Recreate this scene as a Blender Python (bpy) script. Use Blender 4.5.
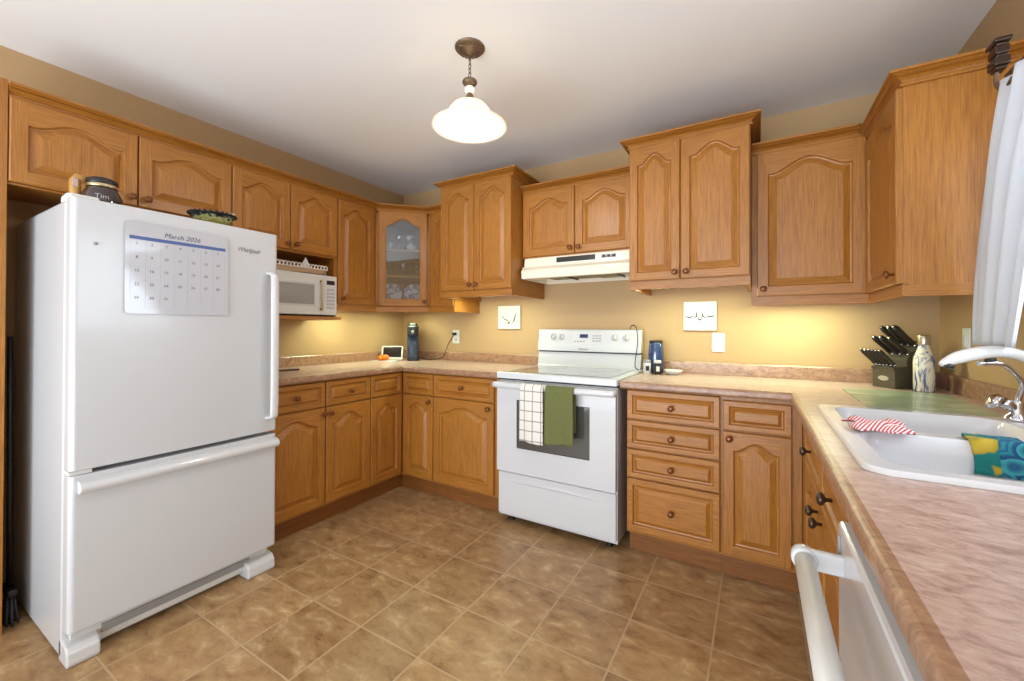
import bpy, bmesh, math, random
from mathutils import Vector, Matrix
random.seed(7)
S = bpy.context.scene
for o in list(bpy.data.objects): bpy.data.objects.remove(o)
PI = math.pi

# ------------------------------------------------------------ camera
cam_d = bpy.data.cameras.new('camera'); cam = bpy.data.objects.new('camera', cam_d); S.collection.objects.link(cam)
FPX, YAW, PITCH, ROLL = 413.85, 30.611, 0.3875, 0.1895
cam.location = (2.8477, -2.8158, 1.1917)
cam_d.sensor_fit = 'HORIZONTAL'; cam_d.sensor_width = 36.0
cam_d.lens = FPX / 1024 * 36.0
cam_d.shift_y = -(340.5 - 325.1) / 1024
cam_d.clip_start = 0.02
_y, _p, _r = [math.radians(a) for a in (YAW, PITCH, ROLL)]
fw = Vector((-math.sin(_y)*math.cos(_p), math.cos(_y)*math.cos(_p), math.sin(_p)))
rt = Vector((math.cos(_y), math.sin(_y), 0)); up = rt.cross(fw)
R_ = rt*math.cos(_r) + up*math.sin(_r); U_ = -rt*math.sin(_r) + up*math.cos(_r)
cam.rotation_euler = Matrix(((R_.x, U_.x, -fw.x), (R_.y, U_.y, -fw.y), (R_.z, U_.z, -fw.z))).to_euler()
S.camera = cam

# ------------------------------------------------------------ light and exposure
S.view_settings.view_transform = 'Standard'; S.view_settings.look = 'None'
S.view_settings.gamma = 1.0; S.view_settings.use_curve_mapping = False
S.view_settings.exposure = -0.13
world = bpy.data.worlds.new('world'); S.world = world; world.use_nodes = True
bg = world.node_tree.nodes['Background']; bg.inputs[0].default_value = (0.86, 0.93, 1.0, 1); bg.inputs[1].default_value = 1.0
def area(name, loc, rot, sx, sy, watts, col=(1, 1, 1), parent=None):
    l = bpy.data.lights.new(name, 'AREA'); l.shape = 'RECTANGLE'; l.size = sx; l.size_y = sy; l.energy = watts; l.color = col
    o = bpy.data.objects.new(name, l); S.collection.objects.link(o); o.location = loc; o.rotation_euler = rot
    if parent: o.parent = parent
    return o
# daylight through the window over the sink and through the unseen patio opening behind
area('window_daylight', (3.80, -1.55, 1.62), (0, PI/2, 0), 0.95, 1.0, 32, (0.76, 0.88, 1.0))
area('patio_daylight', (1.81, -9.62, 1.2), (PI/2, 0, 0), 2.9, 2.2, 360, (0.80, 0.90, 0.98))
area('ceiling_fill', (1.81, -4.3, 0.75), (PI-.62, 0, 0), 3.0, 2.0, 105, (0.80, 0.90, 0.98))  # added fill behind the camera to brighten the ceiling

# ------------------------------------------------------------ helpers
def lin(r, g, b):
    f = lambda c: (c/255)/12.92 if c/255 <= .04045 else (((c/255)+.055)/1.055)**2.4
    return (f(r), f(g), f(b), 1)
MATS = {}
def mat(name, col, rough=.5, metal=0, bump=0, bscale=200, emis=None, estr=1, coat=0, var=0.05, vscale=6, spec=None):
    """plain procedural material: colour gently varied by noise"""
    m = bpy.data.materials.new(name); m.use_nodes = True; MATS[name] = m
    nt = m.node_tree; b = nt.nodes['Principled BSDF']
    b.inputs['Roughness'].default_value = rough; b.inputs['Metallic'].default_value = metal
    if spec is not None: b.inputs['Specular IOR Level'].default_value = spec
    if coat: b.inputs['Coat Weight'].default_value = coat; b.inputs['Coat Roughness'].default_value = .08
    tc = nt.nodes.new('ShaderNodeTexCoord')
    n = nt.nodes.new('ShaderNodeTexNoise'); n.inputs['Scale'].default_value = vscale; n.inputs['Detail'].default_value = 3
    nt.links.new(tc.outputs['Object'], n.inputs['Vector'])
    mx = nt.nodes.new('ShaderNodeMix'); mx.data_type = 'RGBA'
    c = Vector(col[:3])
    mx.inputs[6].default_value = (*(c*(1-var)), 1); mx.inputs[7].default_value = (*[min(1, x*(1+var)) for x in c], 1)
    nt.links.new(n.outputs['Fac'], mx.inputs[0]); nt.links.new(mx.outputs[2], b.inputs['Base Color'])
    if bump:
        n2 = nt.nodes.new('ShaderNodeTexNoise'); n2.inputs['Scale'].default_value = bscale; n2.inputs['Detail'].default_value = 2
        nt.links.new(tc.outputs['Object'], n2.inputs['Vector'])
        bp = nt.nodes.new('ShaderNodeBump'); bp.inputs['Strength'].default_value = bump; bp.inputs['Distance'].default_value = .002
        nt.links.new(n2.outputs['Fac'], bp.inputs['Height']); nt.links.new(bp.outputs[0], b.inputs['Normal'])
    if emis: b.inputs['Emission Color'].default_value = emis; b.inputs['Emission Strength'].default_value = estr
    return m
def ramp(nt, fac, stops):
    r = nt.nodes.new('ShaderNodeValToRGB'); e = r.color_ramp.elements
    e[0].position, e[0].color = stops[0]; e[1].position, e[1].color = stops[-1]
    for p, c in stops[1:-1]: x = e.new(p); x.color = c
    nt.links.new(fac, r.inputs[0]); return r
def oak(name, axis, k=1.0, rough=.42, red=1.0):
    m = bpy.data.materials.new(name); m.use_nodes = True; nt = m.node_tree; N, L = nt.nodes, nt.links
    b = N['Principled BSDF']; b.inputs['Roughness'].default_value = rough; b.inputs['Coat Weight'].default_value = .10; b.inputs['Coat Roughness'].default_value = .25
    tc = N.new('ShaderNodeTexCoord'); oi = N.new('ShaderNodeObjectInfo')
    ad = N.new('ShaderNodeVectorMath'); ad.operation = 'MULTIPLY_ADD'
    cb = N.new('ShaderNodeCombineXYZ')
    for i in range(3): L.new(oi.outputs['Random'], cb.inputs[i])
    ad.inputs[1].default_value = (7.3, 3.1, 5.7); L.new(cb.outputs[0], ad.inputs[0]); L.new(tc.outputs['Object'], ad.inputs[2])
    def mapped(s_across, s_along):
        mp = N.new('ShaderNodeMapping'); sc = [s_across]*3; sc[axis] = s_along
        mp.inputs['Scale'].default_value = sc; L.new(ad.outputs[0], mp.inputs['Vector']); return mp.outputs[0]
    fine = N.new('ShaderNodeTexNoise'); fine.inputs['Scale'].default_value = 1; fine.inputs['Detail'].default_value = 5; fine.inputs['Roughness'].default_value = .65
    L.new(mapped(260, 9), fine.inputs['Vector'])
    fig = N.new('ShaderNodeTexNoise'); fig.inputs['Scale'].default_value = 1; fig.inputs['Detail'].default_value = 2; fig.inputs['Distortion'].default_value = .6
    L.new(mapped(9, .9), fig.inputs['Vector'])
    sn = N.new('ShaderNodeMath'); sn.operation = 'MULTIPLY'; sn.inputs[1].default_value = 60; L.new(fig.outputs['Fac'], sn.inputs[0])
    s2 = N.new('ShaderNodeMath'); s2.operation = 'SINE'; L.new(sn.outputs[0], s2.inputs[0])
    m1 = N.new('ShaderNodeMath'); m1.operation = 'MULTIPLY_ADD'; m1.inputs[1].default_value = .022; L.new(s2.outputs[0], m1.inputs[0]); L.new(fine.outputs['Fac'], m1.inputs[2])
    c0, c1, c2 = lin(120*k, 71*k*red, 22*k*red), lin(163*k, 105*k*red, 37*k*red), lin(185*k, 127*k*red, 53*k*red)
    r = ramp(nt, m1.outputs[0], [(.22, c0), (.50, c1), (.78, c2)])
    big = N.new('ShaderNodeTexNoise'); big.inputs['Scale'].default_value = 2.2; L.new(ad.outputs[0], big.inputs['Vector'])
    hs = N.new('ShaderNodeHueSaturation'); mr = N.new('ShaderNodeMapRange'); mr.inputs['To Min'].default_value = .88; mr.inputs['To Max'].default_value = 1.12
    L.new(big.outputs['Fac'], mr.inputs[0]); L.new(mr.outputs[0], hs.inputs['Value']); L.new(r.outputs[0], hs.inputs['Color']); L.new(hs.outputs[0], b.inputs['Base Color'])
    bp = N.new('ShaderNodeBump'); bp.inputs['Strength'].default_value = .10; bp.inputs['Distance'].default_value = .001
    L.new(fine.outputs['Fac'], bp.inputs['Height']); L.new(bp.outputs[0], b.inputs['Normal'])
    return m
OAKV, OAKH, OAKY = oak('oak_upright_grain', 2), oak('oak_level_grain', 0), oak('oak_deep_grain', 1)
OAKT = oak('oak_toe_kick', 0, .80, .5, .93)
OAKS = (OAKV, OAKH, OAKY)

class MB:
    """collects shapes for one mesh object"""
    def __init__(s): s.bm = bmesh.new()
    def box(s, x0, x1, y0, y1, z0, z1, mi=0, bev=0, seg=2):
        r = bmesh.ops.create_cube(s.bm, size=1)
        M = Matrix.Translation(((x0+x1)/2, (y0+y1)/2, (z0+z1)/2)) @ Matrix.Diagonal((abs(x1-x0), abs(y1-y0), abs(z1-z0), 1))
        bmesh.ops.transform(s.bm, matrix=M, verts=r['verts'])
        fs = set(f for v in r['verts'] for f in v.link_faces)
        if bev:
            es = list(set(e for v in r['verts'] for e in v.link_edges))
            q = bmesh.ops.bevel(s.bm, geom=es, offset=bev, segments=seg, affect='EDGES', profile=.5)
            fs = set(f for f in q['faces']) | set(f for f in fs if f.is_valid)
        for f in fs: f.material_index = mi
        return s
    def quad(s, pts, mi=0):
        f = s.bm.faces.new([s.bm.verts.new(p) for p in pts]); f.material_index = mi; return f
    def lathe(s, prof, M=Matrix(), n=24, mi=0, cap=True):
        rings = []
        for r, z in prof:
            rings.append([s.bm.verts.new(M @ Vector((r*math.cos(2*PI*i/n), r*math.sin(2*PI*i/n), z))) for i in range(n)])
        for a, b in zip(rings, rings[1:]):
            for i in range(n):
                f = s.bm.faces.new((a[i], a[(i+1) % n], b[(i+1) % n], b[i])); f.material_index = mi; f.smooth = True
        if cap:
            for rg in (rings[0][::-1], rings[-1]):
                if (rg[0].co - rg[n//2].co).length > 1e-5:
                    f = s.bm.faces.new(rg); f.material_index = mi
        return s
    def tube(s, pts, r, n=10, mi=0, closed=False):
        P = [Vector(p) for p in pts]; rings = []; m = len(P); rr = r if isinstance(r, (list, tuple)) else [r]*m
        ref = None
        for i, p in enumerate(P):
            a = P[i-1] if i > 0 or closed else p; c = P[(i+1) % m] if i < m-1 or closed else p
            t = (c-a).normalized()
            if ref is None:
                ref = Vector((0, 0, 1)) if abs(t.z) < .9 else Vector((1, 0, 0))
            u = (ref - t*ref.dot(t)).normalized(); ref = u; v = t.cross(u)
            rings.append([s.bm.verts.new(p + (u*math.cos(2*PI*k/n) + v*math.sin(2*PI*k/n))*rr[i]) for k in range(n)])
        prs = list(zip(rings, rings[1:])) + ([(rings[-1], rings[0])] if closed else [])
        for a, b in prs:
            for k in range(n):
                f = s.bm.faces.new((a[k], a[(k+1) % n], b[(k+1) % n], b[k])); f.material_index = mi; f.smooth = True
        if not closed:
            for rg in (rings[0][::-1], rings[-1]): s.bm.faces.new(rg).material_index = mi
        return s
    def prism(s, pts2, plane, a, b, mi=0):
        """extrude a 2D polygon; plane 'xz' extrudes along y, 'xy' along z, 'yz' along x"""
        def P(p, t): return {'xz': (p[0], t, p[1]), 'xy': (p[0], p[1], t), 'yz': (t, p[0], p[1])}[plane]
        A = [s.bm.verts.new(P(p, a)) for p in pts2]; B = [s.bm.verts.new(P(p, b)) for p in pts2]; n = len(A)
        for i in range(n): s.bm.faces.new((A[i], A[(i+1) % n], B[(i+1) % n], B[i])).material_index = mi
        s.bm.faces.new(A[::-1]).material_index = mi; s.bm.faces.new(B).material_index = mi
        return s
    def sweep(s, path, prof, pre=None, post=None, mi=0, side=1):
        """prof (out,z) swept along plan polyline; out is to the side of travel; mitred"""
        P = [Vector(p) for p in path]; ex = ([Vector(pre)] if pre else []) + P + ([Vector(post)] if post else [])
        rings = []
        for i, p in enumerate(P):
            j = i + (1 if pre else 0)
            d0 = (ex[j]-ex[j-1]).normalized() if j > 0 else None
            d1 = (ex[j+1]-ex[j]).normalized() if j < len(ex)-1 else None
            d0 = d0 or d1; d1 = d1 or d0
            n0 = Vector((d0.y, -d0.x))*side; n1 = Vector((d1.y, -d1.x))*side
            mn = (n0+n1).normalized(); k = 1/max(.2, mn.dot(n0))
            rings.append([s.bm.verts.new((p.x+mn.x*o*k, p.y+mn.y*o*k, z)) for o, z in prof])
        m = len(prof)
        for a, b in zip(rings, rings[1:]):
            for k in range(m): s.bm.faces.new((a[k], a[(k+1) % m], b[(k+1) % m], b[k])).material_index = mi
        s.bm.faces.new(rings[0][::-1]).material_index = mi; s.bm.faces.new(rings[-1]).material_index = mi
        return s
    def build(s, name, mats, parent=None, smooth=False, loc=None, rot=None, bevel=0):
        bmesh.ops.recalc_face_normals(s.bm, faces=s.bm.faces)
        me = bpy.data.meshes.new(name); s.bm.to_mesh(me); s.bm.free()
        for m in (mats if isinstance(mats, (list, tuple)) else [mats]): me.materials.append(m)
        o = bpy.data.objects.new(name, me); S.collection.objects.link(o)
        if smooth:
            for p in me.polygons: p.use_smooth = True
        if parent: o.parent = parent
        if loc: o.location = loc
        if rot: o.rotation_euler = rot
        if bevel:
            bv = o.modifiers.new('edge', 'BEVEL'); bv.width = bevel; bv.segments = 2; bv.limit_method = 'ANGLE'
        return o
def tag(o, label=None, cat=None, group=None, kind=None):
    for k, v in (('label', label), ('category', cat), ('group', group), ('kind', kind)):
        if v: o[k] = v
    return o
def thing(name, label, cat, loc=(0, 0, 0), rz=0, group=None):
    o = bpy.data.objects.new(name, None); S.collection.objects.link(o); o.empty_display_size = .05
    o.location = loc; o.rotation_euler = (0, 0, rz); return tag(o, label, cat, group)
def smoothed(pts, n=6):
    """Catmull-Rom through points"""
    P = [Vector(p) for p in pts]; out = []
    for i in range(len(P)-1):
        a, b, c, d = P[max(i-1, 0)], P[i], P[i+1], P[min(i+2, len(P)-1)]
        for k in range(n):
            t = k/n; out.append(.5*((2*b)+(c-a)*t+(2*a-5*b+4*c-d)*t*t+(3*b-a-3*c+d)*t**3))
    return out + [P[-1]]
def text(name, s, size, m, parent, M, shear=0, depth=.0004, align='LEFT'):
    c = bpy.data.curves.new(name, 'FONT'); c.body = s; c.size = size; c.extrude = depth; c.shear = shear; c.align_x = align; c.resolution_u = 3
    t = bpy.data.objects.new(name, c); S.collection.objects.link(t)
    bpy.context.view_layer.update()
    me = bpy.data.meshes.new_from_object(t.evaluated_get(bpy.context.evaluated_depsgraph_get()))
    bpy.data.objects.remove(t); me.name = name; me.materials.clear(); me.materials.append(m)
    o = bpy.data.objects.new(name, me); S.collection.objects.link(o); o.parent = parent; o.matrix_local = M
    return o
FACE_X = Matrix(((0, 0, 1, 0), (1, 0, 0, 0), (0, 1, 0, 0), (0, 0, 0, 1)))    # text in the y-z plane, read from +x
FACE_Y = Matrix(((1, 0, 0, 0), (0, 0, -1, 0), (0, 1, 0, 0), (0, 0, 0, 1)))   # text in the x-z plane, read from -y

# ------------------------------------------------------------ materials
PAINT = mat('wall_paint', lin(182, 150, 108), .65, bump=.05, bscale=120, var=.02, vscale=1.5)
CEIL = mat('ceiling_paint', lin(240, 240, 240), .9, bump=.08, bscale=90, var=.01)
WHITE = mat('white_enamel', lin(207, 208, 211), .22, coat=.4, var=.01)
FRIDGEW = mat('fridge_white_textured', lin(198, 200, 204), .25, bump=.12, bscale=260, coat=.3, var=.01)
WPLAST = mat('white_plastic', lin(216, 216, 213), .35, var=.01)
GREYP = mat('grey_plastic', lin(150, 150, 150), .4)
DARK = mat('dark_plastic', lin(28, 28, 30), .35)
BLACK = mat('black_rubber', lin(12, 12, 12), .6)
GLASSBLK = mat('black_glass', lin(40, 42, 46), .05, coat=1, var=.01)
CHROME = mat('chrome', lin(215, 215, 218), .12, 1)
BRONZE = mat('antique_bronze', lin(112, 92, 72), .45, .6, bump=.3, bscale=60, var=.35, vscale=60)
KNOBM = mat('knob_bronze_wood', lin(118, 66, 32), .3, .3, var=.15, vscale=80)
KNOBD = mat('knob_dark_bronze', lin(88, 74, 62), .3, .8, var=.2, vscale=80)
BISQUE = mat('bisque_enamel', lin(238, 228, 208), .3, coat=.3, var=.01)
FILTER = mat('hood_filter', lin(150, 142, 122), .45, .5, bump=.5, bscale=300)
SINKM = mat('sink_enamel', lin(222, 223, 228), .18, coat=.5, var=.01)
SHADOWLINE = mat('dark_gap', lin(40, 26, 16), .8)
def counter_mat(name, a, b, c):
    m = bpy.data.materials.new(name); m.use_nodes = True; nt = m.node_tree; N, L = nt.nodes, nt.links
    bs = N['Principled BSDF']; bs.inputs['Roughness'].default_value = .28
    tc = N.new('ShaderNodeTexCoord'); n = N.new('ShaderNodeTexNoise'); n.inputs['Scale'].default_value = 26; n.inputs['Detail'].default_value = 6; n.inputs['Roughness'].default_value = .68; n.inputs['Distortion'].default_value = .8
    mp = N.new('ShaderNodeMapping'); mp.inputs['Scale'].default_value = (1, 1.9, 1.5); mp.inputs['Rotation'].default_value = (0, 0, .5)
    L.new(tc.outputs['Object'], mp.inputs[0]); L.new(mp.outputs[0], n.inputs['Vector'])
    r = ramp(nt, n.outputs['Fac'], [(.30, lin(*a)), (.5, lin(*b)), (.70, lin(*c))])
    L.new(r.outputs[0], bs.inputs['Base Color']); return m
COUNTER = counter_mat('worktop_laminate', (156, 125, 114), (192, 163, 151), (212, 189, 177))
CEDGE = counter_mat('worktop_edge_laminate', (122, 88, 68), (160, 122, 96), (186, 148, 118))
def tile_mat():
    m = bpy.data.materials.new('floor_tiles'); m.use_nodes = True; nt = m.node_tree; N, L = nt.nodes, nt.links
    bs = N['Principled BSDF']
    tc = N.new('ShaderNodeTexCoord'); sp = N.new('ShaderNodeSeparateXYZ'); L.new(tc.outputs['Object'], sp.inputs[0])
    def M(op, a, b=None, c=None):
        n = N.new('ShaderNodeMath'); n.operation = op
        for i, v in enumerate((a, b, c)):
            if v is None: continue
            if isinstance(v, (int, float)): n.inputs[i].default_value = v
            else: L.new(v, n.inputs[i])
        return n.outputs[0]
    ux = M('DIVIDE', M('SUBTRACT', sp.outputs[0], .2755), .3034); uy = M('DIVIDE', M('ADD', sp.outputs[1], 1.398), .2965)
    ex = M('MULTIPLY', M('ABSOLUTE', M('SUBTRACT', M('FRACT', ux), .5)), 2); ey = M('MULTIPLY', M('ABSOLUTE', M('SUBTRACT', M('FRACT', uy), .5)), 2)
    edge = M('MAXIMUM', ex, ey)
    mr = N.new('ShaderNodeMapRange'); mr.inputs['From Min'].default_value = .970; mr.inputs['From Max'].default_value = .984; L.new(edge, mr.inputs[0])
    cb = N.new('ShaderNodeCombineXYZ'); L.new(M('FLOOR', ux), cb.inputs[0]); L.new(M('FLOOR', uy), cb.inputs[1])
    wn = N.new('ShaderNodeTexWhiteNoise'); L.new(cb.outputs[0], wn.inputs['Vector'])
    off = N.new('ShaderNodeVectorMath'); off.operation = 'MULTIPLY_ADD'; off.inputs[1].default_value = (9, 9, 9)
    L.new(wn.outputs['Color'], off.inputs[0]); L.new(tc.outputs['Object'], off.inputs[2])
    n1 = N.new('ShaderNodeTexNoise'); n1.inputs['Scale'].default_value = 9; n1.inputs['Detail'].default_value = 8; n1.inputs['Roughness'].default_value = .68; n1.inputs['Distortion'].default_value = .35
    mp = N.new('ShaderNodeMapping'); mp.inputs['Scale'].default_value = (1, 1.7, 1); mp.inputs['Rotation'].default_value = (0, 0, .6); L.new(off.outputs[0], mp.inputs[0]); L.new(mp.outputs[0], n1.inputs['Vector'])
    r = ramp(nt, n1.outputs['Fac'], [(.30, lin(126, 92, 60)), (.44, lin(160, 124, 84)), (.56, lin(174, 140, 98)), (.68, lin(200, 170, 130))])
    hs = N.new('ShaderNodeHueSaturation'); L.new(r.outputs[0], hs.inputs['Color'])
    v = N.new('ShaderNodeMapRange'); v.inputs['To Min'].default_value = .88; v.inputs['To Max'].default_value = 1.10; L.new(wn.outputs['Value'], v.inputs[0]); L.new(v.outputs[0], hs.inputs['Value'])
    mx = N.new('ShaderNodeMix'); mx.data_type = 'RGBA'; mx.inputs[7].default_value = lin(184, 156, 122)
    L.new(mr.outputs[0], mx.inputs[0]); L.new(hs.outputs[0], mx.inputs[6]); L.new(mx.outputs[2], bs.inputs['Base Color'])
    rr = N.new('ShaderNodeMapRange'); rr.inputs['To Min'].default_value = .26; rr.inputs['To Max'].default_value = .46; L.new(n1.outputs['Fac'], rr.inputs[0]); L.new(rr.outputs[0], bs.inputs['Roughness'])
    h = M('SUBTRACT', M('MULTIPLY', n1.outputs['Fac'], .5), mr.outputs[0])
    bp = N.new('ShaderNodeBump'); bp.inputs['Strength'].default_value = .35; bp.inputs['Distance'].default_value = .002; L.new(h, bp.inputs['Height']); L.new(bp.outputs[0], bs.inputs['Normal'])
    return m
TILE = tile_mat()
def glass_mat(name, tint=(1, 1, 1, 1), gloss=.12, rough=.02):
    m = bpy.data.materials.new(name); m.use_nodes = True; nt = m.node_tree; N, L = nt.nodes, nt.links
    N.remove(N['Principled BSDF']); out = N['Material Output']
    t = N.new('ShaderNodeBsdfTransparent'); t.inputs[0].default_value = tint
    g = N.new('ShaderNodeBsdfGlossy'); g.inputs['Roughness'].default_value = rough
    lw = N.new('ShaderNodeLayerWeight'); lw.inputs[0].default_value = .25
    ma = N.new('ShaderNodeMath'); ma.operation = 'MULTIPLY_ADD'; ma.inputs[1].default_value = .6; ma.inputs[2].default_value = gloss; L.new(lw.outputs['Fresnel'], ma.inputs[0])
    mx = N.new('ShaderNodeMixShader'); L.new(ma.outputs[0], mx.inputs[0]); L.new(t.outputs[0], mx.inputs[1]); L.new(g.outputs[0], mx.inputs[2]); L.new(mx.outputs[0], out.inputs[0])
    return m
CLEAR = glass_mat('clear_glass'); PANE = glass_mat('cabinet_pane', (.80, .83, .87, 1), .13, .02)
GREENGL = glass_mat('green_glass', (.55, .66, .52, 1), .15)

# ------------------------------------------------------------ the room
W, H, YB = 3.62, 2.4215, -9.5
def struct(name, mb, m): return tag(mb.build(name, m), kind='structure')
struct('floor', MB().box(-.1, W+.1, YB-.1, .1, -.1, 0), TILE)
struct('ceiling', MB().box(-.1, W+.1, YB-.1, .1, H, H+.1), CEIL)
struct('wall_back', MB().box(-.1, W+.1, 0, .1, 0, H), PAINT)
struct('wall_left', MB().box(-.1, 0, YB, 0, 0, H), PAINT)
wy0, wy1, wz0, wz1 = -2.05, -1.08, 1.14, 2.02
struct('wall_right', MB().box(W, W+.1, YB, wy0, 0, H).box(W, W+.1, wy1, 0, 0, H).box(W, W+.1, wy0, wy1, 0, wz0).box(W, W+.1, wy0, wy1, wz1, H), PAINT)
struct('wall_rear', MB().box(-.1, .35, YB-.1, YB, 0, H).box(W-.3, W+.1, YB-.1, YB, 0, H).box(.35, W-.3, YB-.1, YB, 2.3, H), PAINT)
wf = MB()
for a, b, c, d in ((wy0, wy1, wz0, wz0+.04), (wy0, wy1, wz1-.04, wz1), (wy0, wy0+.04, wz0, wz1), (wy1-.04, wy1, wz0, wz1), ((wy0+wy1)/2-.02, (wy0+wy1)/2+.02, wz0, wz1)):
    wf.box(W+.03, W+.08, a, b, c, d)
w1 = struct('window_1', wf, WPLAST)
MB().box(W+.053, W+.057, wy0+.02, wy1-.02, wz0+.02, wz1-.02).build('glass_pane', CLEAR, w1)
df = MB()
for a, b, c, d in ((.35, .42, 0, 2.3), (W-.37, W-.3, 0, 2.3), (1.8, 1.88, 0, 2.3), (.35, W-.3, 0, .06), (.35, W-.3, 2.22, 2.3)): df.box(a, b, YB-.08, YB-.02, c, d)
d1 = struct('door_1', df, WPLAST)
MB().box(.40, W-.35, YB-.053, YB-.047, .05, 2.25).build('glass_pane', CLEAR, d1)

# ------------------------------------------------------------ doors, drawers, knobs, cabinets
KNOBPROF = [(.0045, 0), (.0045, .010), (.007, .013), (.0135, .017), (.0155, .022), (.0150, .026), (.011, .0295), (.005, .031), (.0001, .0312)]
def knob(parent, x, z, y=-.021, m=None, name='knob'):
    return MB().lathe(KNOBPROF, Matrix.Translation((x, y, z)) @ Matrix.Rotation(PI/2, 4, 'X'), 16).build(name, m or KNOBM, parent)
def front(name, w, h, parent, loc, arch=.0, st=.055, rb=None, rtp=None, slope=.030, glass=False, drawer=False, rz=0):
    """raised panel door or drawer front; local x 0..w, z 0..h, front at y=-.02"""
    rb = rb or st; rtp = rtp or st; T = -.020; bm = MB(); N = 22
    c = .004
    if not glass:
        bm.box(0, w, -.005, 0, 0, h, 0)
        for p, q in (((0, 0), (w, 0)), ((w, 0), (w, h)), ((w, h), (0, h)), ((0, h), (0, 0))):
            bm.quad([(p[0], -.005, p[1]), (q[0], -.005, q[1]), (q[0], T+c, q[1]), (p[0], T+c, p[1])], 0)
    top0 = h - rtp - arch
    def f(s):
        s = min(1, max(-1, s)); s = s/.86
        return 0 if abs(s) >= 1 else (.5+.5*math.cos(PI*s))**.75
    def loop(k):
        x0, x1 = st+k, w-st-k; n = max(1e-6, x1-x0); P = [(x0, rb+k), (x1, rb+k)]
        for i in range(N+1):
            x = x1 - n*i/N; s = (x-(x0+x1)/2)/(n/2); P.append((x, top0-k + (arch*f(s) if arch else 0)))
        return P
    V = lambda p, y: bm.bm.verts.new((p[0], y, p[1]))
    L0 = loop(0)
    mh, mv = (1, 0)
    # frame faces
    bm.quad([(c, T, c), (st, T, c), (st, T, h-c), (c, T, h-c)], mv)
    bm.quad([(w-st, T, c), (w-c, T, c), (w-c, T, h-c), (w-st, T, h-c)], mv)
    bm.quad([(st, T, c), (w-st, T, c), (w-st, T, rb), (st, T, rb)], mh)
    A = L0[2:]
    for p, q in zip(A, A[1:]): bm.quad([(p[0], T, p[1]), (p[0], T, h-c), (q[0], T, h-c), (q[0], T, q[1])], mh)
    # outer chamfer
    o0 = [(0, 0), (w, 0), (w, h), (0, h)]; o1 = [(c, c), (w-c, c), (w-c, h-c), (c, h-c)]
    for i in range(4):
        j = (i+1) % 4
        bm.quad([(o0[i][0], T+c, o0[i][1]), (o0[j][0], T+c, o0[j][1]), (o1[j][0], T, o1[j][1]), (o1[i][0], T, o1[i][1])], mh if i % 2 == 0 else mv)
    if glass: prof = [(0, T), (.006, T+.006), (.008, T+.018)]
    else: prof = [(0, T), (.003, T+.0005), (.008, T+.0115), (.014, T+.0130), (.013+slope, T+.002), (.015+slope, T+.0012)]
    rings = [[V(p, y) for p in loop(k)] for k, y in prof]
    if glass:
        back = [V(p, 0) for p in loop(prof[-1][0])]; rings.append(back)
        # solid ring body
        ob = [V(p, 0) for p in loop(0)]
        bm.box(0, st+.006, T+c, 0, 0, h, 0); bm.box(w-st-.006, w, T+c, 0, 0, h, 0); bm.box(st, w-st, T+c, 0, 0, rb+.006, 1); bm.box(st, w-st, T+c, 0, h-rtp+.0, h, 1)
    for a, b in zip(rings, rings[1:]):
        n = len(a)
        for i in range(n):
            j = (i+1) % n; bm.bm.faces.new((a[i], a[j], b[j], b[i])).material_index = mh if (i == 0 or 1 < i < n-1) and not (drawer and 0) else mv
    if not glass:
        # field as fan strips so the arched outline stays exact
        k, y = prof[-1]; F = loop(k); zb = F[0][1]; A = F[2:]
        for p, q in zip(A, A[1:]): bm.quad([(p[0], y, zb), (p[0], y, p[1]), (q[0], y, q[1]), (q[0], y, zb)], mh if drawer else mv)
    o = bm.build(name, [OAKV, OAKH], parent, loc=loc, rot=(0, 0, rz) if rz else None)
    if glass:
        zt = top0 + arch*.0
        pts = loop(.004); g = MB(); g.prism(pts, 'xz', -.008, -.005); g.build('glass_pane', PANE, o)
    return o
def crownprof(z, sc=1.0):
    P = [(-.012, 0), (.010, 0), (.010, .009), (.002, .012), (.008, .020), (.018, .026), (.030, .028), (.023, .032), (.034, .038), (.045, .039), (.045, .048), (-.012, .048)]
    return [(a*sc, z+b*sc) for a, b in P]
GAP = .0022
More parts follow.
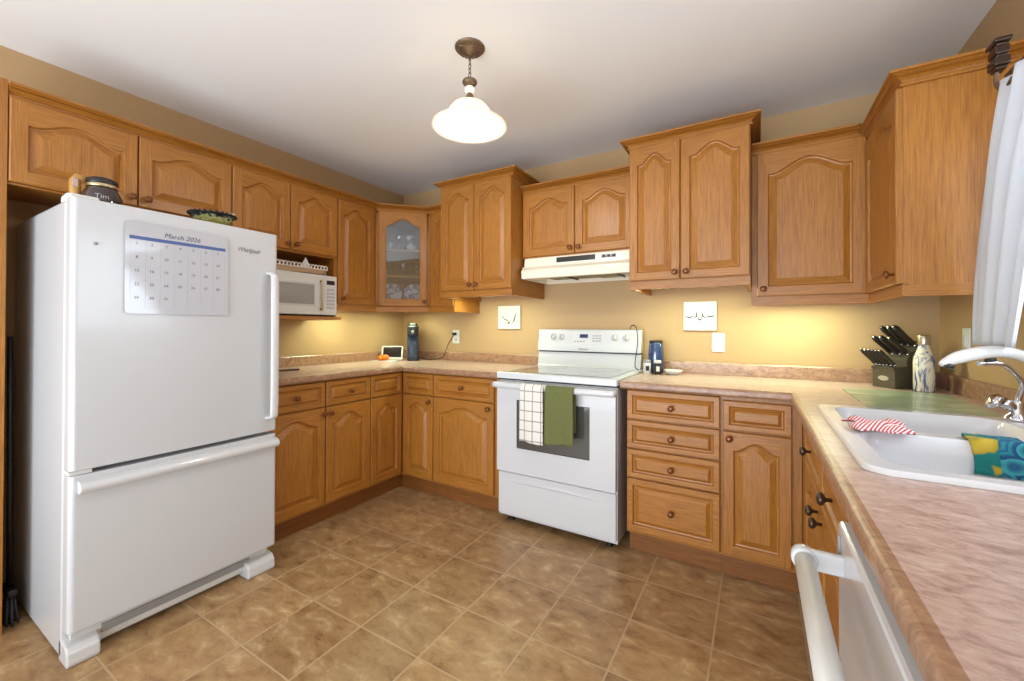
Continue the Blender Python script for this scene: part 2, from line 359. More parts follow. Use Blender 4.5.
def upper(name, label, loc, rz, w, d, zb, zt, doors, crown_z, arch=.05, lite=True, opening=None, crown_path=None, pre=None, post=None, side_valance='', group='oak wall cabinets', knobz=.035, crown_sc=1, val=.04):
    """doors: list of (x0, x1, knob side 'l','r' or None)"""
    t = thing(name, label, 'cabinet', loc, rz, group); fr = -(d-.02)
    b = MB()
    if opening:   # open niche below the doors
        za = opening
        b.box(0, w, fr, -.002, za, zt, 0); b.box(0, .018, fr, -.002, zb, za, 0); b.box(w-.018, w, fr, -.002, zb, za, 0); b.box(.018, w-.018, -.012, -.002, zb, za, 0)
        b.box(0, w, fr-.06, -.002, zb-.02, zb, 1)
    else:
        b.box(0, w, fr, -.002, zb, zt, 0)
        b.box(0, w, fr-.004, fr+.016, zb-val, zb+.002, 1)
        if 'r' in side_valance: b.box(w-.016, w, fr+.016, -.002, zb-val, zb, 2)
        if 'l' in side_valance: b.box(0, .016, fr+.016, -.002, zb-val, zb, 2)
    b.build('body', OAKS, t)
    dz0 = opening+.012 if opening else zb+.006
    for x0, x1, ks in doors:
        dr = front('door', x1-x0-2*GAP, crown_z-.002-dz0, t, (x0+GAP, fr, dz0), arch=arch if (x1-x0) > .2 else arch*.7, st=.046 if (x1-x0) > .32 else .040, slope=.026 if (x1-x0) > .26 else .022)
        if ks: knob(dr, (.028 if ks == 'l' else x1-x0-.028), knobz)
    if crown_path is not None:
        cp = crown_path
    else: cp = [(0, fr), (w, fr)]
    c = MB().sweep([(p[0], p[1]) for p in cp], crownprof(crown_z, crown_sc), pre=pre, post=post, side=1)
    c.build('crown_molding', [OAKH], t)
    return t
L90, R90 = PI/2, -PI/2
ZB = 1.352
# left wall (local x runs along +y)
upper('wall_cabinet', 'wide low oak wall cabinet with two arched doors above the refrigerator', (0, -2.434, 0), L90, .796, .35, 1.752, 2.10,
      [(.0, .393, 'r'), (.393, .796, 'l')], 2.090, arch=.045, pre=(-.5, -.33), post=(1.2, -.33), val=.004)
upper('microwave_cabinet', 'oak wall cabinet with two short doors over an open niche holding the microwave', (0, -1.638, 0), L90, .672, .35, 1.262, 2.10,
      [(.0, .336, 'r'), (.336, .672, 'l')], 2.090, arch=.05, opening=1.665, pre=(-.5, -.33), post=(1.2, -.33))
upper('wall_cabinet', 'tall single-door oak wall cabinet between the microwave niche and the glass corner cabinet', (0, -.966, 0), L90, .352, .35, ZB, 2.10,
      [(.004, .318, 'l')], 2.090, arch=.055, post=(.352+.28, -.33-.28))
# corner cabinet with glass door
def corner_cabinet():
    t = thing('corner_cabinet', 'diagonal oak corner wall cabinet with arched glass door showing glassware', 'cabinet', (0, 0, 0), 0, 'oak wall cabinets')
    A, B = (.33, -.614), (.614, -.33)
    zt, zb = 2.10, ZB
    b = MB(); out = [(.002, -.002), (.002, -.614), A, B, (.614, -.002)]
    b.prism(out, 'xy', zb, zb+.018, 1); b.prism(out, 'xy', zt-.018, zt, 1)
    b.box(.002, .010, -.612, -.002, zb, zt, 0); b.box(.010, .612, -.010, -.002, zb, zt, 0)
    b.box(.010, .33, -.614, -.602, zb, zt, 0); b.box(.602, .614, -.33, -.010, zb, zt, 0)
    b.build('body', OAKS, t)
    M = Matrix.Translation((A[0], A[1], 0)) @ Matrix.Rotation(PI/4, 4, 'Z'); wd = math.hypot(.284, .284)
    fr = MB(); fr.box(0, .034, 0, .018, zb, zt, 0); fr.box(wd-.034, wd, 0, .018, zb, zt, 0); fr.box(0, wd, 0, .018, zt-.03, zt, 1); fr.box(0, wd, 0, .018, zb, zb+.03, 1)
    fr.box(-.002, wd+.002, -.003, .014, zb-.04, zb, 1)
    o = fr.build('face_frame', OAKS, t); o.matrix_local = M
    for z in (1.585, 1.79):
        MB().prism([(.012, -.012), (.012, -.6), (.325, -.600), (.600, -.325), (.6, -.012)], 'xy', z, z+.016, 1).build('shelf', OAKS, t)
    dh = 2.088-(zb+.006)
    d = front('door', wd-.036, dh, t, (0, 0, 0), arch=.055, st=.050, glass=True)
    d.matrix_local = M @ Matrix.Translation((.018, 0, zb+.006))
    knob(d, wd-.036-.025, .035)
    c = MB().sweep([A, B], crownprof(2.09), pre=(.33, -1.2), post=(1.2, -.33), side=1); c.build('crown_molding', [OAKH], t)
    return t
corner_cabinet()
# back wall
upper('wall_cabinet', 'narrow single-door oak wall cabinet tucked between glass corner cabinet and taller cabinet', (.614, 0, 0), 0, .256, .35, ZB, 2.10,
      [(.035, .253, None)], 2.090, arch=.05, pre=(.614-.614-.284, -.33-.284), side_valance='r')
upper('wall_cabinet', 'tall projecting double-door oak cabinet left of the range hood', (.870, 0, 0), 0, .596, .50, 1.448, 2.20,
      [(.0, .296, 'r'), (.296, .596, 'l')], 2.192, arch=.055, side_valance='lr', crown_path=[(0, -.002), (0, -.48), (.596, -.48), (.596, -.002)], crown_sc=1.0)
upper('wall_cabinet', 'short double-door oak cabinet directly above the range hood', (1.469, 0, 0), 0, .762, .36, 1.664, 2.125,
      [(.005, .383, 'r'), (.383, .757, 'l')], 2.100, arch=.05, val=.002)
upper('wall_cabinet', 'tall projecting double-door oak cabinet right of the range hood', (2.233, 0, 0), 0, .588, .50, 1.448, 2.20,
      [(.0, .268, 'r'), (.268, .588, 'l')], 2.192, arch=.055, side_valance='lr', crown_path=[(0, -.002), (0, -.48), (.588, -.48), (.588, -.002)])
upper('wall_cabinet', 'wide single-door oak wall cabinet above the knife block, beside the right corner', (2.824, 0, 0), 0, .471, .35, ZB, 2.10,
      [(.022, .463, 'l')], 2.090, arch=.06, post=(.471, -1.2))
upper('wall_cabinet', 'oak wall cabinet on the right wall with a plain side panel facing the room', (W-.0, -.333, 0), R90, .517, .345, ZB-.004, 2.10,
      [(.03, .517, 'r')], 2.052, arch=.05, side_valance='r', crown_path=[(0, -.325), (.517, -.325), (.517, -.002)], pre=(0-.0, -.9), crown_sc=1.0)
# tall end panel beside the fridge
tag(MB().box(.002, .345, -2.458, -2.436, .0, 2.15, 0).build('end_panel', OAKS), 'tall narrow oak end panel standing left of the refrigerator', 'panel')

# base cabinets
TOE = .10
def base(name, label, loc, rz, w, fronts, group='oak base cabinets', kn=None, d=.615, x0=0, hollow=False):
    """fronts: (x0,x1,z0,z1,type,knob(x rel,z rel) or None)"""
    t = thing(name, label, 'cabinet', loc, rz, group); fr = -(d-.02)
    if hollow: MB().box(x0, w, fr, fr+.018, TOE+.012, .872, 0).box(x0, x0+.018, fr+.018, -.002, TOE+.012, .872, 0).box(w-.018, w, fr+.018, -.002, TOE+.012, .872, 0).box(x0+.018, w-.018, fr+.018, -.002, TOE+.012, TOE+.03, 1).box(x0+.018, w-.018, -.012, -.002, TOE+.03, .872, 0).build('body', OAKS, t)
    else: MB().box(x0, w, fr, -.002, TOE+.012, .872, 0).build('body', OAKS, t)
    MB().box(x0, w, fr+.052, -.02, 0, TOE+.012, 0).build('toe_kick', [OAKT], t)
    for (a, b, z0, z1, ty, k) in fronts:
        if ty == 'door': o = front('door', b-a-2*GAP, z1-z0, t, (a+GAP, fr, z0), arch=.05 if b-a > .3 else .042, st=.046 if b-a > .3 else .042, slope=.027)
        else:
            tall = z1-z0 > .2
            o = front('drawer', b-a-2*GAP, z1-z0, t, (a+GAP, fr, z0), st=.024 if not tall else .028, rb=.021 if not tall else .030, slope=.018 if tall else .013, drawer=True)
            o.data.materials[0] = OAKH
        if k: knob(o, k[0] if k[0] >= 0 else (b-a)+k[0], k[1] if k[1] >= 0 else (z1-z0)+k[1], m=kn)
    return t
DZ0, DZ1, WZ0, WZ1 = .128, .708, .716, .864
base('base_cabinet', 'oak base cabinet with one drawer and door beside the refrigerator', (0, -1.62, 0), L90, .383,
     [(.0, .381, WZ0, WZ1, 'drawer', (.19, .074)), (.0, .381, DZ0, DZ1, 'door', (-.022, -.035))])
base('base_cabinet', 'oak base cabinet with one drawer and door, second from the refrigerator', (0, -1.236, 0), L90, .336,
     [(.0, .335, WZ0, WZ1, 'drawer', (.167, .074)), (.0, .335, DZ0, DZ1, 'door', (.022, -.035))])
t = thing('corner_base_cabinet', 'oak corner base cabinet whose two narrow doors meet at the left inner corner', 'cabinet', (0, 0, 0), 0, 'oak base cabinets')
MB().prism([(.002, -.002), (.002, -.899), (.595, -.899), (.595, -.595), (.904, -.595), (.904, -.002)], 'xy', TOE+.012, .872).build('body', OAKS, t)
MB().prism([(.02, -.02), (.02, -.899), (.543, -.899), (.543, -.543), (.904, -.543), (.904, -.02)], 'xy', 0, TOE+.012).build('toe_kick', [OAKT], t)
for ty, z0, z1 in (('drawer', WZ0, WZ1), ('door', DZ0, DZ1)):
    kw = dict(st=.024, rb=.021, slope=.013, drawer=True) if ty == 'drawer' else dict(st=.045, arch=.042, slope=.022)
    l = front(ty, .279, z1-z0, t, (.595, -.897, z0), rz=PI/2, **kw)
    r = front(ty, .284, z1-z0, t, (.619, -.595, z0), **kw)
    if ty == 'door': knob(r, .284-.025, z1-z0-.035)
    else: l.data.materials[0] = OAKH; r.data.materials[0] = OAKH
base('base_cabinet', 'oak base cabinet with wide drawer and door just left of the stove', (.905, 0, 0), 0, .537,
     [(.003, .508, WZ0, WZ1, 'drawer', (.252, .074)), (.003, .508, DZ0, DZ1, 'door', (-.04, -.035))])
base('drawer_cabinet', 'oak base cabinet with four drawers stacked just right of the stove', (2.232, 0, 0), 0, .467, x0=.020, fronts=
     [(.02, .466, WZ0, .866, 'drawer', (.223, .074)), (.02, .466, .563, .708, 'drawer', (.223, .072)), (.02, .466, .408, .555, 'drawer', (.223, .074)), (.02, .466, .128, .400, 'drawer', (.223, .136))])
base('base_cabinet', 'oak base cabinet with drawer and arched door in the right inner corner', (2.70, 0, 0), 0, .318,
     [(.006, .283, WZ0-.002, .852, 'drawer', None), (.006, .283, DZ0, .706, 'door', (.028, -.030))])
# right run (local x runs towards -y); d chosen so that faces stand at x = 3.0
t = base('sink_base_cabinet', 'oak sink base cabinet with two doors and two drawer fronts below the white sink', (W, -.597, 0), R90, 1.258,
     [(.33, .775, WZ0, .860, 'drawer', (.225, .074)), (.775, 1.222, WZ0, .860, 'drawer', (.225, .074)),
      (.33, .775, DZ0, .706, 'door', (-.045, -.045)), (.775, 1.222, DZ0, .706, 'door', (.045, -.045))], kn=KNOBD, d=.62, hollow=True)

# ------------------------------------------------------------ worktops
def nose(mb, path, mi=1, side=1, pre=None, post=None):
    z1, z0, r = .91, .872, .012
    P = [(-.02, z1)]
    for a in range(0, 5): P.append((.0-r+r*math.sin(a/4*PI/2), z1-r+r*math.cos(a/4*PI/2)))
    for a in range(0, 5): P.append((-r+r*math.cos(a/4*PI/2), z0+r-r*math.sin(a/4*PI/2)))
    P.append((-.02, z0))
    mb.sweep(path, P, side=side, mi=mi, pre=pre, post=post)
def splash(mb, path, side=1):
    mb.sweep(path, [(0, .911), (.018, .911), (.018, .978), (.014, .984), (0, .985)], side=side)
e = .02
wt = thing('worktop', 'long L-shaped mottled laminate worktop running from the refrigerator to the stove', 'countertop', (0, 0, 0))
m = MB(); m.box(.002, .635-e, -1.62, -.002, .873, .91); m.box(.635-e, 1.450, -.635+e, -.002, .873, .91)
nose(m, [(.635, -1.62), (.635, -.635), (1.450, -.635)]); m.build('slab', [COUNTER, CEDGE], wt)
m = MB(); splash(m, [(.002, -1.62), (.002, -.002), (1.44, -.002)]); m.build('backsplash', CEDGE, wt)
wt = thing('worktop', 'long L-shaped mottled laminate worktop holding the sink, right of the stove', 'countertop', (0, 0, 0))
m = MB(); XE = 2.975; SY0, SY1, SX0, SX1 = -1.735, -.975, 3.06, 3.53; YE = -2.95
m.box(2.222, W-.002, -.635+e, -.002, .873, .91); m.box(XE+e, W-.002, SY1, -.635+e, .873, .91)
m.box(XE+e, SX0, SY0, SY1, .873, .91); m.box(SX1, W-.002, SY0, SY1, .873, .91); m.box(XE+e, W-.002, YE, SY0, .873, .91)
nose(m, [(2.222, -.635), (XE, -.635), (XE, YE)]); m.build('slab', [COUNTER, CEDGE], wt)
m = MB(); splash(m, [(2.222, -.002), (W-.002, -.002), (W-.002, YE)]); m.build('backsplash', CEDGE, wt)

# ------------------------------------------------------------ sink, faucet
def rrect(x0, x1, y0, y1, r, n=6):
    P = []
    for cx, cy, a0 in ((x1-r, y1-r, 0), (x0+r, y1-r, PI/2), (x0+r, y0+r, PI), (x1-r, y0+r, 1.5*PI)):
        for i in range(n+1): a = a0+PI/2*i/n; P.append((cx+r*math.cos(a), cy+r*math.sin(a)))
    return P
def loft(mb, loops, mi=0, close_last=True, smooth=True):
    R = [[mb.bm.verts.new(p) for p in l] for l in loops]; n = len(R[0])
    for a, b in zip(R, R[1:]):
        for i in range(n):
            f = mb.bm.faces.new((a[i], a[(i+1) % n], b[(i+1) % n], b[i])); f.material_index = mi; f.smooth = smooth
    if close_last: mb.bm.faces.new(R[-1]).material_index = mi
    return R
sk = thing('sink', 'white double-bowl drop-in sink set into the right worktop', 'sink', (0, 0, .91))
m = MB(); X0, X1, Y0, Y1 = 3.030, 3.560, -1.765, -.950; zr = .012
def L3(P, z): return [(x, y, z) for x, y in P]
# deck with two basin holes: built with a bridged outline
bowls = ((-1.725, -1.385), (-1.345, -.995)); bx0, bx1 = 3.072, 3.470
o_out = [L3(rrect(X0, X1, Y0, Y1, .045), 0.0006), L3(rrect(X0+.001, X1-.001, Y0+.001, Y1-.001, .045), zr*.6), L3(rrect(X0+.006, X1-.006, Y0+.006, Y1-.006, .04), zr)]
R = loft(m, o_out, close_last=False)
deck = bmesh.new()
outer = [m.bm.verts.new(v.co) for v in R[-1]]
eds = [m.bm.edges.new((outer[i], outer[(i+1) % len(outer)])) for i in range(len(outer))]
for (a, b) in bowls:
    lo = rrect(bx0, bx1, a, b, .06)
    vs = [m.bm.verts.new((x, y, zr)) for x, y in lo]
    eds += [m.bm.edges.new((vs[i], vs[(i+1) % len(vs)])) for i in range(len(vs))]
    loft(m, [L3(rrect(bx0, bx1, a, b, .06), zr), L3(rrect(bx0+.006, bx1-.006, a+.006, b-.006, .056), zr-.004), L3(rrect(bx0+.014, bx1-.014, a+.014, b-.014, .05), -.03), L3(rrect(bx0+.022, bx1-.022, a+.022, b-.022, .045), -.13), L3(rrect(bx0+.045, bx1-.045, a+.045, b-.045, .04), -.155)])
bmesh.ops.triangle_fill(m.bm, edges=eds, use_beauty=True)
deck.free()
sb = m.build('basin', SINKM, sk)
for a, b in bowls:
    MB().lathe([(.0001, 0), (.020, 0), (.036, .002), (.040, .004), (.041, .0)], Matrix.Translation(((bx0+bx1)/2, (a+b)/2, -.1548)), 20).build('drain', CHROME, sk)

fx, fy = 3.512, -.995
fa = thing('faucet', 'chrome faucet with white arching pull-out spray head behind the sink', 'faucet', (fx, fy, .923))
MB().lathe([(.030, 0), (.030, .006), (.024, .012), (.018, .02), (.016, .05), (.014, .06)], n=20).build('base', CHROME, fa)
P = [(0, 0, .05), (0, -.012, .075), (-.002, -.03, .11), (-.045, -.085, .158), (-.075, -.125, .168), (-.12, -.135, .168)]
MB().tube(smoothed([(0, 0, .03), (0, -.01, .07), (0, -.03, .105), (-.02, -.06, .135), (-.065, -.105, .170), (-.12, -.125, .172)], 5), .0075, 10).build('arm', CHROME, fa)
sp = smoothed([(-.205, -.150, .166), (-.165, -.140, .188), (-.115, -.130, .203), (-.06, -.100, .205), (-.01, -.070, .190), (.035, -.055, .160), (.058, -.05, .12)], 5)
rr = [.020+.0*i for i in range(len(sp))]
rr = [.006+.012*min(1, i/5)**.7 if i < 8 else max(.012, .0185-.0003*(i-8)) for i in range(len(sp))]
MB().tube(sp, rr, 14).build('spray_head', mat('spray_white', lin(226, 226, 224), .25, coat=.5), fa)
MB().tube([(-.186, -.146, .168), (-.190, -.147, .158)], [.013, .015], 16).build('nozzle', DARK, fa)
MB().tube([(-.105, -.128, .180), (-.085, -.118, .183)], [.006, .006], 8).build('trigger', DARK, fa)
hd = MB().tube([(-.004, .0, .03), (-.026, -.010, .048), (-.036, -.014, .056)], [.013, .017, .014], 12)
hd.lathe([(.0001, .0), (.024, .0), (.026, .010), (.018, .018), (.0001, .02)], Matrix.Translation((-.046, -.014, .050)) @ Matrix.Rotation(-1.0, 4, 'Y'), 18)
hd.build('handle', CHROME, fa)

# cloths on the sink
def stripes_mat(name, a, b, scale, axis=0, rot=0):
    m = bpy.data.materials.new(name); m.use_nodes = True; nt = m.node_tree; N, L = nt.nodes, nt.links; bs = N['Principled BSDF']; bs.inputs['Roughness'].default_value = .9
    tc = N.new('ShaderNodeTexCoord'); mp = N.new('ShaderNodeMapping'); mp.inputs['Rotation'].default_value = (0, 0, rot); L.new(tc.outputs['Object'], mp.inputs[0])
    sp = N.new('ShaderNodeSeparateXYZ'); L.new(mp.outputs[0], sp.inputs[0]); mu = N.new('ShaderNodeMath'); mu.operation = 'MULTIPLY'; mu.inputs[1].default_value = scale; L.new(sp.outputs[axis], mu.inputs[0])
    fr = N.new('ShaderNodeMath'); fr.operation = 'FRACT'; L.new(mu.outputs[0], fr.inputs[0]); r = ramp(nt, fr.outputs[0], [(.48, a), (.52, b)]); L.new(r.outputs[0], bs.inputs['Base Color']); return m
def sheet(fn, nu, nv, thick=.003):
    """grid surface given thickness by a twin layer"""
    mb = MB(); bm = mb.bm; g = [[Vector(fn(i/nu, j/nv)) for j in range(nv+1)] for i in range(nu+1)]
    lay = []
    for s in (0, 1):
        L_ = []
        for i in range(nu+1):
            row = []
            for j in range(nv+1):
                a = g[min(i+1, nu)][j]-g[max(i-1, 0)][j]; b = g[i][min(j+1, nv)]-g[i][max(j-1, 0)]; n = a.cross(b)
                n = n.normalized() if n.length > 1e-9 else Vector((0, 0, 1))
                row.append(bm.verts.new(g[i][j]+n*thick*(s-.5)))
            L_.append(row)
        lay.append(L_)
    A, B = lay
    for i in range(nu):
        for j in range(nv):
            bm.faces.new((A[i][j], A[i+1][j], A[i+1][j+1], A[i][j+1])); bm.faces.new((B[i][j], B[i][j+1], B[i+1][j+1], B[i+1][j]))
    ring = [(i, 0) for i in range(nu+1)] + [(nu, j) for j in range(1, nv+1)] + [(i, nv) for i in range(nu-1, -1, -1)] + [(0, j) for j in range(nv-1, 0, -1)]
    for (i, j), (k, l) in zip(ring, ring[1:]+ring[:1]):
        bm.faces.new((A[i][j], A[k][l], B[k][l], B[i][j]))
    for f in bm.faces: f.smooth = True
    return mb
def drape_y(u, v, x0, x1, y, zt, wid, half, sk=0):
    """cloth laid over a ridge running along x at y; v 0..1 across"""
    t = (v-.5)*2*half
    return (x0+(x1-x0)*u + sk*t, y+math.copysign(min(abs(t), wid)+max(0, abs(t)-wid)*.25, t), zt-max(0, abs(t)-wid)*.97)
REDS = stripes_mat('red_white_stripes', lin(200, 70, 76), lin(238, 226, 226), 130, 0, .5)
def redfn(u, v):
    x = 3.072+.115*u; y = -1.285-.15*v+.02*u; r = math.hypot((u-.45)*1.4, (v-.5)*1.6)
    z = .930+.008*math.sin(u*9)*math.cos(v*8)+.008*(1-r)
    return (x+.01*math.sin(v*7), y+.012*math.sin(u*8), z)
dt = thing('dish_cloth', 'red and white striped dish cloth bunched on the sink divider', 'cloth', (0, 0, 0))
sheet(redfn, 16, 12, .004).build('cloth', REDS, dt)
MB().tube(smoothed([(3.055, -1.325, .932), (3.078, -1.345, .936), (3.098, -1.40, .934)], 4), .0022, 6).build('rim', mat('red_trim', lin(150, 40, 44), .7), dt)
def floral():
    m = bpy.data.materials.new('teal_floral_cloth'); m.use_nodes = True; nt = m.node_tree; N, L = nt.nodes, nt.links; bs = N['Principled BSDF']; bs.inputs['Roughness'].default_value = .95
    tc = N.new('ShaderNodeTexCoord'); v = N.new('ShaderNodeTexVoronoi'); v.inputs['Scale'].default_value = 20; L.new(tc.outputs['Object'], v.inputs['Vector'])
    sn = N.new('ShaderNodeMath'); sn.operation = 'MULTIPLY'; sn.inputs[1].default_value = 2.2; L.new(v.outputs['Distance'], sn.inputs[0]); fr = N.new('ShaderNodeMath'); fr.operation = 'FRACT'; L.new(sn.outputs[0], fr.inputs[0])
    r1 = ramp(nt, fr.outputs[0], [(.2, lin(28, 74, 120)), (.45, lin(40, 140, 150)), (.62, lin(34, 84, 128)), (.9, lin(60, 160, 165))])
    n2 = N.new('ShaderNodeTexNoise'); n2.inputs['Scale'].default_value = 24; n2.inputs['Detail'].default_value = 1; L.new(tc.outputs['Object'], n2.inputs['Vector'])
    r2 = ramp(nt, n2.outputs['Fac'], [(.52, lin(20, 118, 112)), (.57, lin(176, 150, 40)), (.7, lin(196, 170, 60))])
    sp = N.new('ShaderNodeSeparateXYZ'); L.new(tc.outputs['Object'], sp.inputs[0]); gt = N.new('ShaderNodeMath'); gt.operation = 'GREATER_THAN'; gt.inputs[1].default_value = 3.335; L.new(sp.outputs[0], gt.inputs[0])
    mx = N.new('ShaderNodeMix'); mx.data_type = 'RGBA'; L.new(gt.outputs[0], mx.inputs[0]); L.new(r2.outputs[0], mx.inputs[6]); L.new(r1.outputs[0], mx.inputs[7]); L.new(mx.outputs[2], bs.inputs['Base Color']); return m
def flor(u, v):
    p = drape_y(u, v, 3.290, 3.384, -1.365, .929, .030, .112); w = .003*math.sin(u*14+v*5)
    return (p[0]+.004*math.sin(v*11), p[1]+w, p[2])
tag(sheet(flor, 16, 22, .005).build('dish_cloth', floral()), 'teal and mustard patterned dish cloth draped over the sink divider near the faucet', 'cloth')

# glass cutting board
def board_mat():
    m = bpy.data.materials.new('green_board'); m.use_nodes = True; nt = m.node_tree; N, L = nt.nodes, nt.links; bs = N['Principled BSDF']; bs.inputs['Roughness'].default_value = .30; bs.inputs['Coat Weight'].default_value = .25
    tc = N.new('ShaderNodeTexCoord'); mp = N.new('ShaderNodeMapping'); mp.inputs['Scale'].default_value = (3, 9, 1); mp.inputs['Rotation'].default_value = (0, 0, .9); L.new(tc.outputs['Object'], mp.inputs[0])
    n = N.new('ShaderNodeTexNoise'); n.inputs['Scale'].default_value = 1.6; n.inputs['Detail'].default_value = 4; n.inputs['Distortion'].default_value = 1; L.new(mp.outputs[0], n.inputs['Vector'])
    r = ramp(nt, n.outputs['Fac'], [(.3, lin(132, 150, 122)), (.5, lin(164, 180, 152)), (.62, lin(200, 208, 184)), (.75, lin(154, 170, 140))]); L.new(r.outputs[0], bs.inputs['Base Color']); return m
cbx = thing('cutting_board', 'pale green marbled glass cutting board lying behind the sink', 'cutting board', (3.19, -.918, .911))
m = MB(); loft(m, [L3(rrect(0, .34, 0, .56, .012), 0), L3(rrect(0, .34, 0, .56, .012), .006)]); m.bm.faces.new([v for v in m.bm.verts][:28][::-1]); m.build('board', board_mat(), cbx)

# ------------------------------------------------------------ dishwasher
dw = thing('dishwasher', 'white built-in dishwasher with thick bar handle under the right worktop', 'dishwasher', (W, -1.858, 0), R90)
MB().box(.004, .596, -.60, -.02, .10, .865).build('body', WPLAST, dw)
MB().box(.004, .596, -.645, -.60, .12, .845, bev=.006).build('door', WHITE, dw)
hb = MB(); hb.tube([(.052, -.700, .783), (.548, -.700, .783)], .0155, 18); o = hb.build('handle', WPLAST, dw)
for x in (.040, .540):
    ends = MB(); ends.lathe([(.0001, 0), (.018, 0), (.020, .003), (.020, .020), (.018, .023), (.0001, .023)], Matrix.Translation((x, -.700, .783)) @ Matrix.Rotation(PI/2, 4, 'Y'), 20)
    ends.box(x+.004, x+.020, -.700, -.640, .766, .800, bev=.004); ends.build('handle_bracket', WHITE, dw)
MB().lathe([(.0001, 0), (.012, 0), (.013, .002), (.010, .004), (.0001, .004)], Matrix.Translation((.026, -.645, .806)) @ Matrix.Rotation(PI/2, 4, 'X') @ Matrix.Diagonal((.7, 1.6, 1, 1)), 20).build('badge', GREYP, dw)
MB().box(.01, .59, -.56, -.05, 0.0, .10).build('toe_kick', DARK, dw)
base('base_cabinet', 'oak base cabinet end continuing past the dishwasher towards the viewer', (W, -2.46, 0), R90, .47,
     [(.01, .46, WZ0, .86, 'drawer', (.225, .074)), (.01, .46, DZ0, .706, 'door', (.04, -.045))], kn=KNOBD, d=.62)

# ------------------------------------------------------------ refrigerator
FY0, FY1 = -2.360, -1.640; FW = FY1-FY0
fr_ = thing('refrigerator', 'large white bottom-freezer refrigerator standing against the left wall', 'refrigerator', (0, FY0, 0), L90)
# local x along +y world, local y -> -x world: front at y=-.8
m = MB(); m.box(0, FW, -.728, -.03, .012, 1.645, bev=.010); m.build('body', FRIDGEW, fr_)
MB().box(.012, FW-.012, -.738, -.727, .11, 1.63).build('gasket', GREYP, fr_)
def slab_door(z0, z1, name, parent):
    m = MB(); y0, y1 = -.738, -.800; prof = []
    P = [(0, y0), (FW, y0)]
    r = .017
    P += [(FW-r+r*math.cos(a*PI/2/5), y1+r-r*math.sin(a*PI/2/5)) for a in range(6)]
    n = 10
    P += [(FW-r-(FW-2*r)*i/n, y1-.006*math.sin(PI*i/n)) for i in range(1, n)]
    P += [(r-r*math.sin(a*PI/2/5), y1+r-r*math.cos(a*PI/2/5)) for a in range(6)]
    m.prism(P, 'xy', z0, z1); return m.build(name, FRIDGEW, parent, bevel=.004)
ud = slab_door(.684, 1.648, 'refrigerator_door', fr_)
ld = slab_door(.120, .668, 'freezer_drawer', fr_)
# vertical handle: broad flattened blade standing off the door at the right
hx = FW-.042
m = MB()
P = smoothed([(hx, -.800, 1.452), (hx, -.838, 1.444), (hx, -.850, 1.40), (hx, -.852, 1.10), (hx, -.850, .80), (hx, -.838, .760), (hx-.001, -.800, .752)], 5)
R = []
for i, p in enumerate(P):
    a = P[max(0, i-1)]; c = P[min(len(P)-1, i+1)]; tng = (c-a).normalized(); nrm = Vector((1, 0, 0)).cross(tng).normalized()
    R.append([tuple(p+Vector((1, 0, 0))*.019*math.cos(q)+nrm*.010*math.sin(q)) for q in [2*PI*k/14 for k in range(14)]])
loft(m, R); m.bm.faces.new([v for v in m.bm.verts][:14][::-1]); m.build('handle', WHITE, ud)
# freezer handle: a full width lip
P = [(-.800, .605), (-.822, .606), (-.830, .612), (-.836, .622), (-.834, .634), (-.824, .643), (-.808, .648), (-.800, .650)]
MB().prism(P, 'yz', .020, FW-.004).build('handle', WHITE, ld, bevel=.003)
MB().box(.02, FW-.02, -.745, -.70, .030, .116).box(.10, FW-.10, -.752, -.744, .055, .085, 1).build('base_grille', [WPLAST, GREYP], fr_)
for a, b in ((.0, .088), (FW-.125, FW)):
    MB().prism([(-.788, 0), (-.794, .012), (-.790, .050), (-.772, .070), (-.70, .080), (-.70, 0)], 'yz', a, b).build('foot_cover', WHITE, fr_, bevel=.006)
m = MB(); m.prism([(-.760, 0), (-.785, .006), (-.775, .024), (-.74, .030), (-.68, .026), (-.67, 0)], 'yz', .005, .085); m.build('hinge_cover', WPLAST, fr_, loc=(0, .03, 1.645), bevel=.006)
MB().box(.002, .06, -.790, -.740, .6695, .682).build('hinge', WPLAST, ud)
MB().lathe([(.0001, 0), (.006, 0), (.006, .002), (.0001, .003)], Matrix.Translation((.060, -.802, 1.49)) @ Matrix.Rotation(PI/2, 4, 'X'), 12).build('screw_cap', GREYP, ud)
text('logo', 'Whirlpool', .030, mat('logo_grey', lin(124, 124, 126), .4, .5), ud, FACE_Y.copy() @ Matrix.Identity(4), shear=.35)
lg = [c for c in ud.children if c.name.startswith('logo')][0]
lg.matrix_local = Matrix.Translation((.530, -.8045, 1.540)) @ FACE_Y @ Matrix.Diagonal((.78, 1, 1, 1))
# whiteboard calendar
cal = thing('whiteboard_calendar', 'white magnetic month calendar with a blue day bar stuck on the refrigerator door', 'calendar', (.8085, -2.222, 1.242), L90)
CW, CH = .352, .352
m = MB(); loft(m, [[(x, 0, z) for x, z in rrect(0, CW, 0, CH, .014)], [(x, -.003, z) for x, z in rrect(0, CW, 0, CH, .014)]], smooth=False)
m.bm.faces.new([v for v in m.bm.verts][:28][::-1]); m.build('board', mat('whiteboard', lin(190, 192, 199), .08, coat=.6, var=.01), cal)
BLUE = mat('calendar_blue', lin(70, 92, 150), .4); INK = mat('calendar_ink', lin(52, 56, 92), .5); NUM = mat('calendar_grey', lin(104, 104, 116), .5)
m = MB(); m.box(.012, CW-.012, -.0038, -.003, .284, .297); m.build('day_bar', BLUE, cal)
cw = (CW-.03)/7; ch = .052
m = MB()
for i in range(8): m.box(.015+i*cw-.0004, .015+i*cw+.0004, -.0034, -.003, .022, .284)
for j in range(6): m.box(.015, CW-.015, -.0034, -.003, .284-j*ch-.0004, .284-j*ch+.0004)
